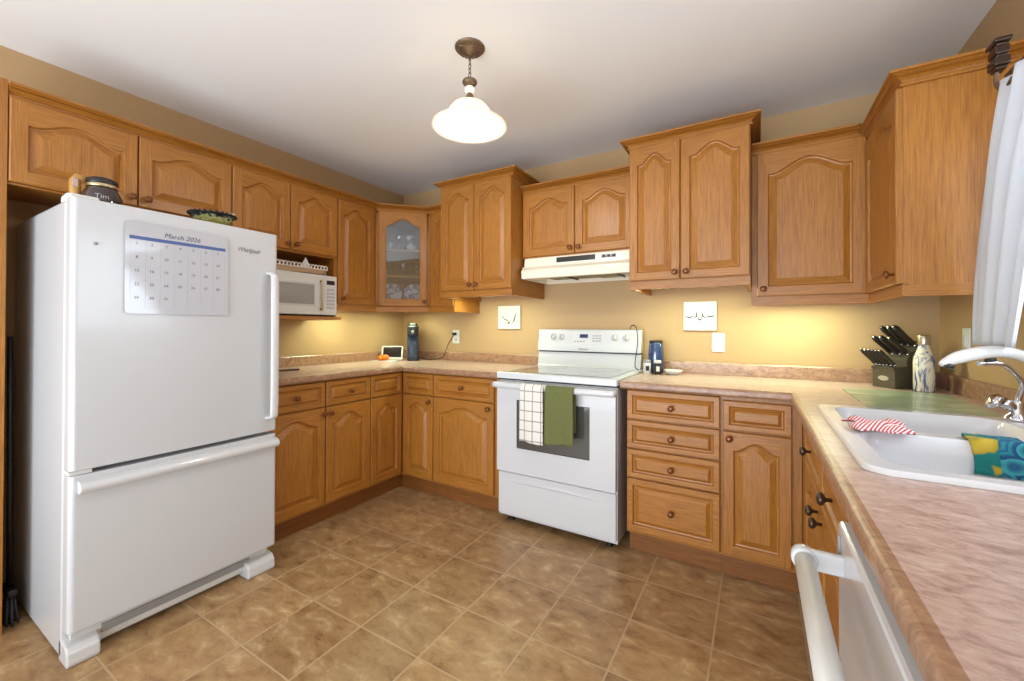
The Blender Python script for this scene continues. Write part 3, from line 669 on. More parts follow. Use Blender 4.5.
m.build('grid_lines', mat('calendar_line', lin(176, 178, 190), .5), cal)
text('month_writing', 'March 2026', .026, INK, cal, Matrix.Translation((.118, -.0032, .306)) @ FACE_Y, shear=.25)
dm = MB(); txt = []
def numbers(lst, name, m_, size):
    bms = bmesh.new()
    for s_, x, z in lst:
        c = bpy.data.curves.new('n', 'FONT'); c.body = s_; c.size = size; c.extrude = .0003; c.offset = .0001; c.align_x = 'CENTER'; c.resolution_u = 2
        t_ = bpy.data.objects.new('n', c); S.collection.objects.link(t_); bpy.context.view_layer.update()
        me = bpy.data.meshes.new_from_object(t_.evaluated_get(bpy.context.evaluated_depsgraph_get())); bpy.data.objects.remove(t_)
        me.transform(Matrix.Translation((x, -.0032, z)) @ FACE_Y); bms.from_mesh(me); bpy.data.meshes.remove(me)
    me = bpy.data.meshes.new(name); bms.to_mesh(me); bms.free(); me.materials.append(m_)
    o = bpy.data.objects.new(name, me); S.collection.objects.link(o); o.parent = cal
numbers([(str(d+1), .015+cw*((d % 7)+.42), .284-ch*(d//7)-.020) for d in range(31)], 'date_numbers', NUM, .015)
numbers([(c_, .015+cw*(i+.5), .2866) for i, c_ in enumerate('SMTWTFS')], 'weekday_letters', WPLAST, .010)

# coffee carafe on top of the fridge
DGL = mat('dark_carafe_glass', lin(38, 20, 18), .06, coat=1)
ca = thing('coffee_pot', 'dark glass coffee carafe with a wooden-toned handle on top of the refrigerator', 'coffee pot', (.565, -2.222, 1.646)); ca.scale = (1.14, 1.14, 1.18)
MB().lathe([(.046, 0), (.052, .004), (.058, .03), (.055, .055), (.044, .080), (.040, .088)], n=28).build('bowl', DGL, ca)
MB().lathe([(.041, .088), (.0425, .089), (.0425, .098), (.041, .099)], n=28).build('band', mat('brass_band', lin(200, 180, 140), .25, .8), ca)
MB().lathe([(.041, .099), (.043, .104), (.041, .115), (.030, .121), (.0001, .123)], n=28).build('lid', DARK, ca)
u = Vector((-math.sin(_y)*-.0, 0, 0))
hdir = Vector((-.25, -.97, 0)).normalized()
def hp(r, z): return (hdir.x*r, hdir.y*r, z)
m = MB(); m.tube([hp(.040, .108), hp(.062, .113), hp(.067, .10), hp(.067, .065), hp(.064, .045), hp(.056, .035)], [.011, .013, .015, .015, .012, .008], 10)
m.build('handle', mat('amber_handle', lin(176, 132, 70), .4), ca)
pr = Vector((.97, -.25, 0)).normalized()
MB().box(-.006, .0075, -.0065, .0065, -.014, .012).build('label_patch', mat('pale_label', lin(190, 160, 150), .5), ca, loc=(hdir.x*.070+.010, hdir.y*.070, .092))
# white lettering on the carafe, curved round the glass towards the room
lt = text('lettering', 'Tim', .022, mat('white_print', lin(176, 172, 178), .5), ca, Matrix.Identity(4), depth=.0005, align='CENTER')
ang0 = math.atan2(-.26, .97)
for v in lt.data.vertices:
    a = ang0 + v.co.x/.055; z = .043+v.co.y; r = .0585 - max(0, z-.05)*.30 + v.co.z
    v.co = (r*math.cos(a), r*math.sin(a), z)

# decorated bowl on top of the fridge
def bowl_mat():
    m = bpy.data.materials.new('painted_bowl'); m.use_nodes = True; nt = m.node_tree; N, L = nt.nodes, nt.links; bs = N['Principled BSDF']; bs.inputs['Roughness'].default_value = .2
    tc = N.new('ShaderNodeTexCoord'); sp = N.new('ShaderNodeSeparateXYZ'); L.new(tc.outputs['Object'], sp.inputs[0])
    n = N.new('ShaderNodeTexNoise'); n.inputs['Scale'].default_value = 55; n.inputs['Detail'].default_value = 2; L.new(tc.outputs['Object'], n.inputs['Vector'])
    ma = N.new('ShaderNodeMath'); ma.operation = 'MULTIPLY_ADD'; ma.inputs[1].default_value = .05; L.new(n.outputs['Fac'], ma.inputs[0]); L.new(sp.outputs[2], ma.inputs[2])
    r = ramp(nt, ma.outputs[0], [(.075, lin(140, 138, 70)), (.080, lin(190, 186, 120)), (.086, lin(150, 156, 110)), (.092, lin(16, 18, 22))]); L.new(r.outputs[0], bs.inputs['Base Color']); return m
bo = thing('bowl', 'small flared bowl with a dark scalloped rim on top of the refrigerator', 'bowl', (.60, -1.842, 1.646))
MB().lathe([(.035, 0), (.040, .004), (.055, .03), (.075, .058), (.092, .076), (.094, .080), (.088, .079), (.070, .056), (.05, .03), (.03, .012), (.0001, .010)], n=36).build('vessel', bowl_mat(), bo)
m = MB()
for k in range(26):
    a = 2*PI*k/26; m.lathe([(.0001, -.006), (.008, -.004), (.009, .001), (.006, .006), (.0001, .008)], Matrix.Translation((.091*math.cos(a), .091*math.sin(a), .080)), 8)
m.build('scalloped_rim', mat('rim_black', lin(22, 24, 30), .25), bo)
m = MB(); m.tube(smoothed([(.02, .035, .045), (.0, .060, .075), (-.01, .085, .100), (-.012, .100, .104)], 4), [.012]*4+[.014]*5+[.010]*4, 10); m.build('shell', mat('pale_shell', lin(214, 198, 184), .5), bo)

# broom standing in the gap left of the fridge
br = thing('broom', 'small dark broom standing in the gap between end panel and refrigerator', 'broom', (.24, -2.402, 0))
m = MB(); rnd = random.Random(3)
for k in range(60):
    x, y = rnd.uniform(-.06, .06), rnd.uniform(-.014, .014); m.tube([(x*1.15, y*1.2, 0.001), (x*.7, y*.6, .115)], .0022, 5)
m.build('bristles', mat('broom_bristle', lin(70, 76, 84), .7), br)
MB().box(-.055, .055, -.014, .014, .112, .140, bev=.005).build('head', DARK, br)
MB().tube([(0, 0, .138), (-.03, 0, 1.15)], .009, 10).build('handle', DARK, br)

# ------------------------------------------------------------ stove
sx0, sx1 = 1.472, 2.212; sw = sx1-sx0
st = thing('stove', 'white freestanding electric range with smooth cooktop between the two worktops', 'stove', (sx0, 0, 0))
MB().box(0, sw, -.635, -.03, .045, .875).build('body', WHITE, st)
ft = MB()
for x in (.06, sw-.06):
    for y in (-.58, -.10): MB().lathe([(.018, 0), (.020, .006), (.012, .012), (.012, .046)], Matrix.Translation((x, y, 0)), 14).build('foot', BLACK, st)
MB().box(.004, sw-.004, -.655, -.630, .062, .315, bev=.005).build('storage_drawer', WHITE, st)
dr = [c for c in st.children if c.name.startswith('storage_drawer')][0]
m = MB(); P = []
for i in range(33):
    s = i/32; P.append((.07+(sw-.14)*s, -.6530, .262+.010*math.sin(PI*s)))
m.tube(P, [.001+.009*math.sin(PI*i/32)**.6 for i in range(33)], 12); m.build('pull_ridge', WHITE, dr)
# oven door with window
m = MB(); od0, od1 = .325, .868; wx0, wx1, wz0_, wz1_ = .140, .596, .474, .762
m.box(.002, wx0, -.670, -.635, od0, od1); m.box(wx1, sw-.002, -.670, -.635, od0, od1); m.box(wx0, wx1, -.670, -.635, od0, wz0_); m.box(wx0, wx1, -.670, -.635, wz1_, od1)
od = m.build('oven_door', WHITE, st)
m = MB(); loft(m, [[(x, -.669, z) for x, z in rrect(wx0-.001, wx1+.001, wz0_-.001, wz1_+.001, .002)], [(x, -.664, z) for x, z in rrect(wx0+.004, wx1-.004, wz0_+.004, wz1_-.004, .01)]], smooth=False)
m.build('window_glass', mat('oven_glass', lin(78, 78, 76), .06, coat=1, var=.02), od)
MB().box(wx0-.004, wx1+.004, -.650, -.640, wz0_, wz1_).build('window_backing', DARK, od)
hm = MB(); hp_ = smoothed([(.004, -.668, .848), (.010, -.700, .849), (.035, -.716, .850), (sw/2, -.722, .850), (sw-.035, -.716, .850), (sw-.010, -.700, .849), (sw-.004, -.668, .848)], 5); HR = []
for i, p in enumerate(hp_):
    tg = (hp_[min(i+1, len(hp_)-1)]-hp_[max(i-1, 0)]).normalized(); nn = Vector((0, 0, 1)).cross(tg).normalized()
    HR.append([tuple(p+Vector((0, 0, 1))*.0175*math.sin(q)+nn*.0105*math.cos(q)) for q in [2*PI*k/14 for k in range(14)]])
loft(hm, HR)
hm.build('handle', WHITE, od)
m = MB(); m.box(-.004, sw+.004, -.668, -.03, .884, .921, bev=.005); m.box(.0, sw, -.64, -.04, .874, .886, 1)
m.build('cooktop', [WHITE, BLACK], st)
m = MB(); m.box(.045, sw-.045, -.60, -.115, .9205, .9235, bev=.001, seg=1); cg = m.build('cooktop_glass', mat('ceramic_glass', lin(112, 113, 116), .06, coat=1, var=.02), st)
RING = mat('burner_ring', lin(120, 120, 122), .15)
for x, y, r in ((.20, -.47, .10), (.54, -.47, .075), (.20, -.23, .075), (.54, -.23, .10)):
    MB().tube([(x+r*math.cos(a*PI/18), y+r*math.sin(a*PI/18), .9234) for a in range(36)], .0007, 4, closed=True).build('burner_ring', RING, st)
# back guard: lower upright, then the leaning control panel
m = MB(); m.prism([(-.03, .90), (-.105, .90), (-.085, .93), (-.070, 1.020), (-.03, 1.020)], 'yz', -.018, sw-.012); m.build('back_guard', WHITE, st, bevel=.004)
MB().box(-.016, sw-.014, -.066, -.03, 1.018, 1.030).build('panel_gap', BLACK, st)
m = MB(); m.prism([(-.028, 1.028), (-.088, 1.028), (-.084, 1.06), (-.060, 1.175), (-.050, 1.183), (-.028, 1.183)], 'yz', -.019, sw-.010); cp = m.build('control_panel', WHITE, st, bevel=.005)
def on_panel(x, z): return (x, -.084+(z-1.06)*.209, z)
tl = math.atan(.209)
MK = lambda x, z: Matrix.Translation(on_panel(x, z)) @ Matrix.Rotation(PI/2-tl, 4, 'X')
for x in (.10, .165, .555, .635):
    kb = MB().lathe([(.024, 0), (.024, .004), (.018, .006), (.017, .020), (.014, .023), (.0001, .023)], MK(x, 1.128), 20).build('burner_knob', WPLAST, cp)
    q = on_panel(x, 1.128); MB().box(q[0]-.003, q[0]+.003, q[1]-.030, q[1]-.012, 1.116, 1.146, bev=.001).build('pointer', GREYP, kb)
m = MB(); m.box(-.09, .12, -.0012, .0005, -.036, .036); m.build('keypad', mat('keypad_grey', lin(208, 208, 210), .35), cp, loc=on_panel(.345, 1.122), rot=(-tl, 0, 0))
m = MB(); m.box(-.030, .030, -.0035, .0, -.013, .013); m.build('display', mat('clock_display', lin(30, 36, 70), .1, emis=lin(40, 60, 140), estr=.25), cp, loc=on_panel(.335, 1.136), rot=(-tl, 0, 0))
bt = MB()
for i in range(3):
    for k in range(3): bt.box(.055+i*.022, .070+i*.022, -.0025, -.001, -.024+k*.018, -.015+k*.018)
for i in range(4): bt.box(-.08+i*.022, -.066+i*.022, -.0025, -.001, -.028, -.020)
bt.build('keypad_buttons', GREYP, cp, loc=on_panel(.345, 1.122), rot=(-tl, 0, 0))
lgp = text('logo', 'Whirlpool', .017, mat('logo_dark', lin(60, 60, 64), .4), cp, Matrix.Translation((.300, -.0882, 1.041)) @ FACE_Y, shear=.3)

# towels over the oven handle
def towel(name, label, x0, x1, zbot, mt, sd, zback):
    rnd = random.Random(sd); ph = rnd.uniform(0, 6); zt = .8665; yc = -.722; r = .0205
    Lf = zt-zbot; Lb = zt-zback
    def fn(u, v):
        # v 0 = front hem, 1 = back hem
        arc = PI*r; tot = Lf+arc+Lb; s = v*tot
        sag = .004*math.sin(u*9+ph)*min(1, max(0, (Lf-s)/Lf)*1.0+.1); xx = x0+(x1-x0)*u
        spread = 1+.03*max(0, 1-s/Lf)
        xx = (x0+x1)/2+(xx-(x0+x1)/2)*spread
        if s < Lf: return (xx, yc-r-.002-abs(sag)-.006*(1-s/Lf)*0+sag, zbot+s+.006*math.sin(u*5+ph)*(1-s/Lf)-r*0)
        if s < Lf+arc: a = (s-Lf)/r; return (xx, yc-r*math.cos(a), zt+r*math.sin(a)-.0)
        return (xx, yc+r-.001+0*sag, zt-(s-Lf-arc))
    o = sheet(lambda u, v: (fn(u, v)[0], fn(u, v)[1], fn(u, v)[2]-.018), 20, 60, .004).build(name, mt)
    return tag(o, label, 'towel')
def check_mat():
    m = bpy.data.materials.new('checked_towel'); m.use_nodes = True; nt = m.node_tree; N, L = nt.nodes, nt.links; bs = N['Principled BSDF']; bs.inputs['Roughness'].default_value = .95
    tc = N.new('ShaderNodeTexCoord'); sp = N.new('ShaderNodeSeparateXYZ'); L.new(tc.outputs['Object'], sp.inputs[0])
    outs = []
    for ax, per, off in ((0, .052, .012), (2, .056, .01)):
        a = N.new('ShaderNodeMath'); a.operation = 'MULTIPLY_ADD'; a.inputs[1].default_value = 1/per; a.inputs[2].default_value = off/per; L.new(sp.outputs[ax], a.inputs[0])
        f = N.new('ShaderNodeMath'); f.operation = 'FRACT'; L.new(a.outputs[0], f.inputs[0]); g = N.new('ShaderNodeMath'); g.operation = 'LESS_THAN'; g.inputs[1].default_value = .10; L.new(f.outputs[0], g.inputs[0]); outs.append(g.outputs[0])
    ad = N.new('ShaderNodeMath'); ad.operation = 'MAXIMUM'; L.new(outs[0], ad.inputs[0]); L.new(outs[1], ad.inputs[1])
    mx = N.new('ShaderNodeMix'); mx.data_type = 'RGBA'; mx.inputs[6].default_value = lin(226, 222, 214); mx.inputs[7].default_value = lin(150, 142, 138)
    L.new(ad.outputs[0], mx.inputs[0]); L.new(mx.outputs[2], bs.inputs['Base Color']); return m
towel('dish_towel', 'white checked dish towel hanging over the oven door handle', 1.676, 1.822, .560, check_mat(), 1, .66)
towel('dish_towel', 'olive green terry towel hanging over the oven door handle', 1.836, 2.002, .572, mat('green_terry', lin(104, 108, 62), .95, bump=1, bscale=240, var=.12, vscale=60), 5, .64)

# ------------------------------------------------------------ range hood
hx0, hx1 = 1.487, 2.226; hw = hx1-hx0
ho = thing('range_hood', 'cream white under-cabinet range hood above the stove', 'range hood', (hx0, 0, 0))
P = [(-.002, 1.6625), (-.345, 1.6625), (-.350, 1.655), (-.358, 1.600), (-.392, 1.580), (-.398, 1.572), (-.396, 1.522), (-.390, 1.518), (-.375, 1.518), (-.372, 1.560), (-.02, 1.560), (-.02, 1.518), (-.002, 1.518)]
m = MB(); m.prism(P, 'yz', 0, hw); m.box(0, .012, -.380, -.01, 1.518, 1.6); m.box(hw-.012, hw, -.380, -.01, 1.518, 1.6); m.build('shell', BISQUE, ho, bevel=.003)
MB().box(.24, .50, -.3575, -.350, 1.618, 1.650).build('vent_grille', DARK, ho)
MB().box(.54, .63, -.3575, -.350, 1.622, 1.644).build('switch_panel', GREYP, ho)
for x in (.548, .578, .608): MB().box(x, x+.018, -.361, -.356, 1.626, 1.640, bev=.001).build('switch', DARK, ho)
m = MB(); m.box(.10, .44, -.34, -.06, 1.540, 1.548); m.box(.45, .60, -.34, -.06, 1.536, 1.548); m.build('grease_filter', FILTER, ho)
for x in (.27, .60): MB().box(x, x+.006, -.34, -.06, 1.530, 1.541).build('filter_rail', DARK, ho)

# ------------------------------------------------------------ microwave and things in its niche
mw = thing('microwave', 'white countertop microwave with brass-trimmed handle in the cabinet niche', 'microwave', (0, -1.46, 1.266), L90)
mwW = .478
MB().box(0, mwW, -.345, -.02, .006, .274, bev=.004).build('body', WPLAST, mw)
for x in (.03, mwW-.03): MB().box(x-.012, x+.012, -.32, -.05, 0, .007).build('foot', DARK, mw)
MB().box(0, .380, -.368, -.345, .008, .272, bev=.004).build('door', WPLAST, mw)
md = mw.children[-1]
for c in mw.children:
    if c.name.startswith('door'): md = c
MB().box(.030, .315, -.370, -.366, .062, .215, bev=.001).build('window_frame', WHITE, md)
MB().box(.042, .303, -.372, -.369, .074, .203).build('window_glass', mat('microwave_window', lin(150, 150, 146), .12, coat=.8, bump=.3, bscale=400), md)
m = MB(); m.tube([(.352, -.388, .035), (.352, -.388, .240)], .008, 10)
m.build('handle', mat('bisque_handle', lin(206, 194, 158), .3), md)
m = MB()
for z in (.045, .228): m.box(.344, .360, -.388, -.368, z-.006, z+.006, bev=.002)
m.build('handle_mount', mat('brass', lin(150, 120, 60), .3, .9), md)
MB().box(.382, mwW, -.362, -.345, .008, .272, bev=.003).build('control_panel', WPLAST, mw)
pn = [c for c in mw.children if c.name.startswith('control_panel')][0]
MB().box(.400, .460, -.364, -.361, .212, .240).build('display', mat('microwave_display', lin(40, 44, 52), .1), pn)
m = MB()
for i in range(3):
    for k in range(6): m.box(.402+i*.021, .417+i*.021, -.3635, -.3615, .050+k*.024, .064+k*.024)
m.build('keypad_buttons', mat('button_grey', lin(176, 178, 188), .4), pn)
bk = thing('tray', 'low tan tray edged with white scalloped lace on top of the microwave', 'tray', (0, -1.435, 1.5415), L90)
m = MB(); m.box(0, .395, -.335, -.03, 0, .006); m.box(0, .395, -.335, -.328, 0, .036); m.box(0, .395, -.037, -.03, 0, .036); m.box(0, .007, -.335, -.03, 0, .036); m.box(.388, .395, -.335, -.03, 0, .036)
m.build('box', mat('tan_card', lin(178, 146, 112), .7), bk)
m = MB()
for k in range(17):
    x = .012+k*.0232
    m.tube([(x+.011*math.cos(a*PI/6), -.339, .048+.013*math.sin(a*PI/6)) for a in range(12)], .0034, 6, closed=True)
    m.lathe([(.0001, 0), (.0055, 0), (.0055, .004), (.0001, .005)], Matrix.Translation((x+.0115, -.336, .038)) @ Matrix.Rotation(PI/2, 4, 'X'), 8)
m.build('lace_edge', mat('lace_white', lin(232, 226, 214), .9), bk)
tag(MB().prism([(-.055, .0), (.0, .060), (.055, .0)], 'xz', -.003, .003).build('napkin', mat('napkin_white', lin(226, 224, 222), .9), loc=(.318, -1.155, 1.573), rot=(0, 0, L90)), 'white napkin corner standing up in the lace-edged tray', 'napkin')
bpy.data.objects['napkin'].location = (.300, -1.172, 1.548)
nk = bpy.data.objects['napkin']; nk.data.transform(Matrix.Diagonal((1, 1, 1.7, 1)))

# ------------------------------------------------------------ glassware in the corner cabinet
GW = mat('milky_glass', lin(214, 222, 226), .08, coat=1); GW2 = glass_mat('drinking_glass', (.80, .86, .90, 1), .45, .15)
def dia(s, dpt, z):   # s along the door, dpt behind it
    c = Vector((.33, -.614, 0)) + Vector((.7071, .7071, 0))*s + Vector((-.7071, .7071, 0))*dpt; return (c.x, c.y, z)
def goblet(s, dpt, z, label, g, k=1.0):
    o = MB().lathe([(.026*k, 0), (.025*k, .003), (.004, .008), (.004, .045*k), (.018*k, .060*k), (.026*k, .085*k), (.025*k, .120*k), (.023*k, .120*k), (.022*k, .085*k), (.0001, .064*k)], n=16).build('goblet', GW2, loc=dia(s, dpt, z))
    return tag(o, label, 'glass', g)
for i, s in enumerate((.09, .20, .31)): goblet(s, .10, 1.602, ('leftmost', 'middle', 'rightmost')[i] + ' stemmed glass on the middle shelf of the glass cabinet', 'stemmed glasses on the middle shelf', 1.0)
for i, s in enumerate((.17, .25)): goblet(s, .15, 1.807, ('left', 'right')[i] + ' tall stemmed glass at the back of the top shelf in the glass cabinet', 'tall glasses on the top shelf', 1.35)
tag(MB().lathe([(.022, 0), (.030, .01), (.032, .055), (.034, .075), (.030, .075), (.027, .02), (.0001, .008)], n=18).build('tumbler', GW2, loc=dia(.105, .09, 1.807)), 'short clear tumbler at the left of the top shelf in the glass cabinet', 'glass')
sgb = thing('sugar_bowl', 'small white lidded bowl at the right of the top shelf in the glass cabinet', 'bowl', dia(.262, .09, 1.807))
MB().lathe([(.022, 0), (.036, .012), (.040, .028), (.034, .040)], n=20).build('bowl', GW, sgb)
MB().lathe([(.036, .040), (.026, .050), (.006, .054), (.008, .062), (.0001, .066)], n=20).build('lid', GW, sgb)
def plate_mat():
    m = bpy.data.materials.new('blue_willow'); m.use_nodes = True; nt = m.node_tree; N, L = nt.nodes, nt.links; bs = N['Principled BSDF']; bs.inputs['Roughness'].default_value = .15
    tc = N.new('ShaderNodeTexCoord'); n = N.new('ShaderNodeTexNoise'); n.inputs['Scale'].default_value = 38; n.inputs['Detail'].default_value = 3; L.new(tc.outputs['Object'], n.inputs['Vector'])
    r = ramp(nt, n.outputs['Fac'], [(.38, lin(70, 96, 140)), (.50, lin(150, 170, 200)), (.58, lin(226, 232, 238))]); L.new(r.outputs[0], bs.inputs['Base Color']); return m
PM = plate_mat()
for i, (s, k) in enumerate(((.105, 1.0), (.292, 1.0))):
    o = MB().lathe([(.0001, .0), (.045, .0), (.050, .004), (.085, .012), (.088, .014), (.085, .0155), (.048, .008), (.0001, .004)], n=30).build('plate', PM)
    o.matrix_world = Matrix.Translation(dia(s, .115, 1.4585)) @ Matrix.Rotation(PI/4, 4, 'Z') @ Matrix.Rotation(PI/2-.22, 4, 'X')
    tag(o, ('left', 'right')[i] + ' blue and white plate propped on the bottom shelf of the glass cabinet', 'plate', 'blue and white plates')
tag(MB().lathe([(.022, 0), (.028, .004), (.046, .03), (.050, .045), (.047, .045), (.04, .03), (.0001, .008)], n=24).build('bowl', PM, loc=dia(.198, .062, ZB+.019)), 'small blue and white bowl on the bottom shelf between the propped plates', 'bowl').scale = (.75, .75, .75)

# ------------------------------------------------------------ pendant lamp
lx, ly = 1.764, -1.355
pl = thing('pendant_lamp', 'ceiling pendant lamp with bronze canopy and glowing white bell glass shade', 'lamp', (lx, ly, H))
m = MB(); m.lathe([(.066, 0), (.066, -.004), (.062, -.008), (.060, -.010), (.052, -.014), (.040, -.018), (.036, -.022), (.020, -.027), (.012, -.034), (.006, -.038), (.0001, -.038)], n=36)
for k in range(20):
    a = 2*PI*k/20; m.lathe([(.0001, -.003), (.005, -.001), (.005, .002), (.0001, .004)], Matrix.Translation((.049*math.cos(a), .049*math.sin(a), -.015)) @ Matrix.Rotation(PI, 4, 'X'), 8)
m.build('canopy', BRONZE, pl)
m = MB()
for k in range(5):
    z = -.046-k*.0185; cs = [(0 if k % 2 else .006*math.cos(a*PI/6), .006*math.cos(a*PI/6) if k % 2 else 0, z+.0125*math.sin(a*PI/6)) for a in range(12)]
    m.tube(cs, .0018, 6, closed=True)
m.build('chain', BRONZE, pl)
MB().lathe([(.004, -.130), (.008, -.138), (.030, -.146), (.033, -.152), (.030, -.160), (.018, -.168), (.012, -.172)], n=28).build('cap', BRONZE, pl)
SHG = mat('lamp_ball_glass', lin(240, 232, 215), .3, emis=lin(255, 240, 214), estr=.5)
MB().lathe([(.012, -.171), (.020, -.178), (.022, -.188), (.018, -.198), (.010, -.203)], n=24).build('ball', SHG, pl)
MB().lathe([(.010, -.200), (.014, -.206), (.022, -.226), (.028, -.236), (.026, -.240), (.010, -.240)], n=24).build('socket_cup', BRONZE, pl)
def shade_mat():
    m = bpy.data.materials.new('alabaster_shade'); m.use_nodes = True; nt = m.node_tree; N, L = nt.nodes, nt.links; bs = N['Principled BSDF']
    bs.inputs['Base Color'].default_value = lin(246, 238, 222); bs.inputs['Roughness'].default_value = .35
    tc = N.new('ShaderNodeTexCoord'); n = N.new('ShaderNodeTexNoise'); n.inputs['Scale'].default_value = 14; n.inputs['Detail'].default_value = 5; L.new(tc.outputs['Object'], n.inputs['Vector'])
    r = ramp(nt, n.outputs['Fac'], [(.35, lin(240, 214, 176)), (.6, lin(255, 244, 226))]); L.new(r.outputs[0], bs.inputs['Emission Color']); bs.inputs['Emission Strength'].default_value = .30
    tl_ = N.new('ShaderNodeBsdfTranslucent'); tl_.inputs[0].default_value = lin(250, 240, 222); ms = N.new('ShaderNodeMixShader'); ms.inputs[0].default_value = .6
    L.new(bs.outputs[0], ms.inputs[1]); L.new(tl_.outputs[0], ms.inputs[2]); L.new(ms.outputs[0], N['Material Output'].inputs[0])
    return m
pf = [(.022, -.238), (.045, -.244), (.072, -.258), (.088, -.278), (.100, -.300), (.122, -.322), (.150, -.338), (.162, -.346), (.164, -.350), (.160, -.352), (.146, -.345), (.118, -.330), (.094, -.306), (.082, -.284), (.066, -.266), (.042, -.252), (.022, -.246)]
MB().lathe(pf, n=48, cap=False).build('shade', shade_mat(), pl)
MB().lathe([(.010, -.245), (.014, -.262), (.028, -.290), (.030, -.305), (.020, -.322), (.0001, -.328)], n=24).build('bulb', mat('bulb_glow', (1, 1, 1, 1), .4, emis=lin(255, 232, 196), estr=3), pl)
pt = bpy.data.lights.new('bulb_light', 'POINT'); pt.energy = 16; pt.color = (1, .95, .88); pt.shadow_soft_size = .035
po = bpy.data.objects.new('bulb_light', pt); S.collection.objects.link(po); po.parent = pl; po.location = (0, 0, -.336)

# ------------------------------------------------------------ under-cabinet lights
GLOW = mat('fluorescent_lens', lin(250, 245, 225), .4, emis=lin(255, 236, 186), estr=5)
def ucl(label, x, y, z, L_, watts, rz=0):
    t = thing('under_cabinet_light', label, 'light', (x, y, z), rz, 'strip lights under the wall cabinets')
    MB().box(-L_/2, L_/2, -.030, .030, -.018, 0, bev=.003).build('housing', WPLAST, t)
    MB().box(-L_/2+.02, L_/2-.02, -.022, .022, -.022, -.018).build('lens', GLOW, t)
    a = area('strip_glow', (0, 0, -.026), (0, 0, 0), L_-.04, .04, watts, (.86, 1, .66), t)
UL = 3.6
ucl('strip light under the left wall cabinet beside the microwave niche', .19, -.79, ZB-.001, .30, UL*.8, L90)
ucl('strip light under the glass corner cabinet', .30, -.30, ZB-.001, .30, UL*.8, PI/4)
ucl('strip light under the tall cabinet left of the range hood', 1.168, -.30, 1.447, .50, UL*1.1)
ucl('strip light under the tall cabinet right of the range hood', 2.52, -.30, 1.447, .52, UL*1.2)
ucl('strip light under the wide cabinet above the knife block', 3.04, -.20, ZB-.001, .40, UL*1.1)

# ------------------------------------------------------------ wall things
TILEW = mat('art_tile_white', lin(214, 211, 202), .3); RELF = mat('relief_grey', lin(58, 58, 62), .4)
for (x0, x1, z0, z1, lab, strokes) in (
    (1.062, 1.266, 1.183, 1.366, 'square white wall tile with small dark leaf relief, left of the stove', [[(-.05, .0), (-.035, -.018), (-.012, -.022), (.0, -.045)], [(-.02, -.04), (.0, -.048), (.015, -.02)], [(.03, -.045), (.05, -.02), (.062, .03)], [(.045, -.02), (.055, .0), (.066, .034)], [(-.06, .012), (-.048, -.004)]]),
    (2.450, 2.638, 1.180, 1.359, 'square white wall tile with symmetrical dark scroll relief, right of the stove', [[(-.085, .0), (-.06, -.008), (-.035, .002)], [(.085, .004), (.06, -.006), (.035, .0)], [(-.035, -.012), (-.018, .0), (-.022, .028)], [(.02, .026), (.015, .0), (.038, -.012)], [(-.016, -.002), (.0, -.026), (.014, -.004)]])):
    tt = thing('wall_tile', lab, 'wall art', ((x0+x1)/2, -.001, (z0+z1)/2), 0, 'white relief tiles')
    w_, h_ = (x1-x0)/2, (z1-z0)/2
    MB().box(-w_, w_, -.018, 0, -h_, h_, bev=.003).build('tile', TILEW, tt)
    m = MB()
    for s_ in strokes:
        P = smoothed([(x, -.019, z) for x, z in s_], 4); m.tube(P, [.0012+.0034*math.sin(PI*i/(len(P)-1)) for i in range(len(P))], 8)
    m.build('relief', RELF, tt)
def outlet(label, loc, rz=0, sw_=False):
    t = thing('wall_outlet', label, 'outlet', loc, rz, 'white wall plates')
    MB().box(-.036, .036, -.007, 0, -.058, .058, bev=.003).build('plate', WPLAST, t)
    if sw_: MB().box(-.012, .012, -.012, -.006, -.028, .028, bev=.002).build('rocker', WHITE, t); return t
    for z in (-.024, .024):
        s_ = MB().box(-.016, .016, -.0095, -.006, z-.014, z+.014, bev=.003).build('socket', WHITE, t)
        MB().box(-.009, -.006, -.0102, -.009, z-.006, z+.006).box(.006, .009, -.0102, -.009, z-.005, z+.005).box(-.002, .002, -.0102, -.009, z-.012, z-.008).build('slots', DARK, s_)
    return t
outlet('white wall outlet right of the stove below the scroll tile', (2.646, -.001, 1.107))
outlet('white wall outlet left of the stove with the coffee maker plugged in', (.628, -.001, 1.115))
outlet('white switch plate on the right wall below the cabinet', (W-.001, -.318, 1.140), R90, True)

# ------------------------------------------------------------ things on the left worktop
NAVY = mat('navy_plastic', lin(44, 62, 88), .35, coat=.3)
cm = thing('coffee_maker', 'slim navy blue single-serve coffee maker with black head in the left corner', 'coffee maker', (.285, -.165, .911), .72)
m = MB(); loft(m, [L3(rrect(-.048, .048, -.10, .10, .03), 0), L3(rrect(-.049, .049, -.10, .10, .03), .018)]); m.bm.faces.new([v for v in m.bm.verts][:28][::-1]); m.build('base', DARK, cm)
m = MB(); loft(m, [L3(rrect(-.047, .047, -.075, .10, .03), .016), L3(rrect(-.048, .048, -.078, .10, .03), .12), L3(rrect(-.047, .047, -.080, .10, .03), .215)]); m.build('body', NAVY, cm)
m = MB(); loft(m, [L3(rrect(-.047, .047, -.095, .10, .03), .213), L3(rrect(-.047, .047, -.098, .10, .03), .285), L3(rrect(-.042, .042, -.088, .092, .03), .298)]); m.build('brew_head', DARK, cm)
m = MB(); loft(m, [L3(rrect(-.035, .035, -.06, .06, .02), .296), L3(rrect(-.035, .035, -.06, .06, .02), .318)]); m.build('lid', DARK, cm)
MB().tube([(0, -.100, .245), (0, -.112, .240)], .012, 12).build('spout', GREYP, cm)
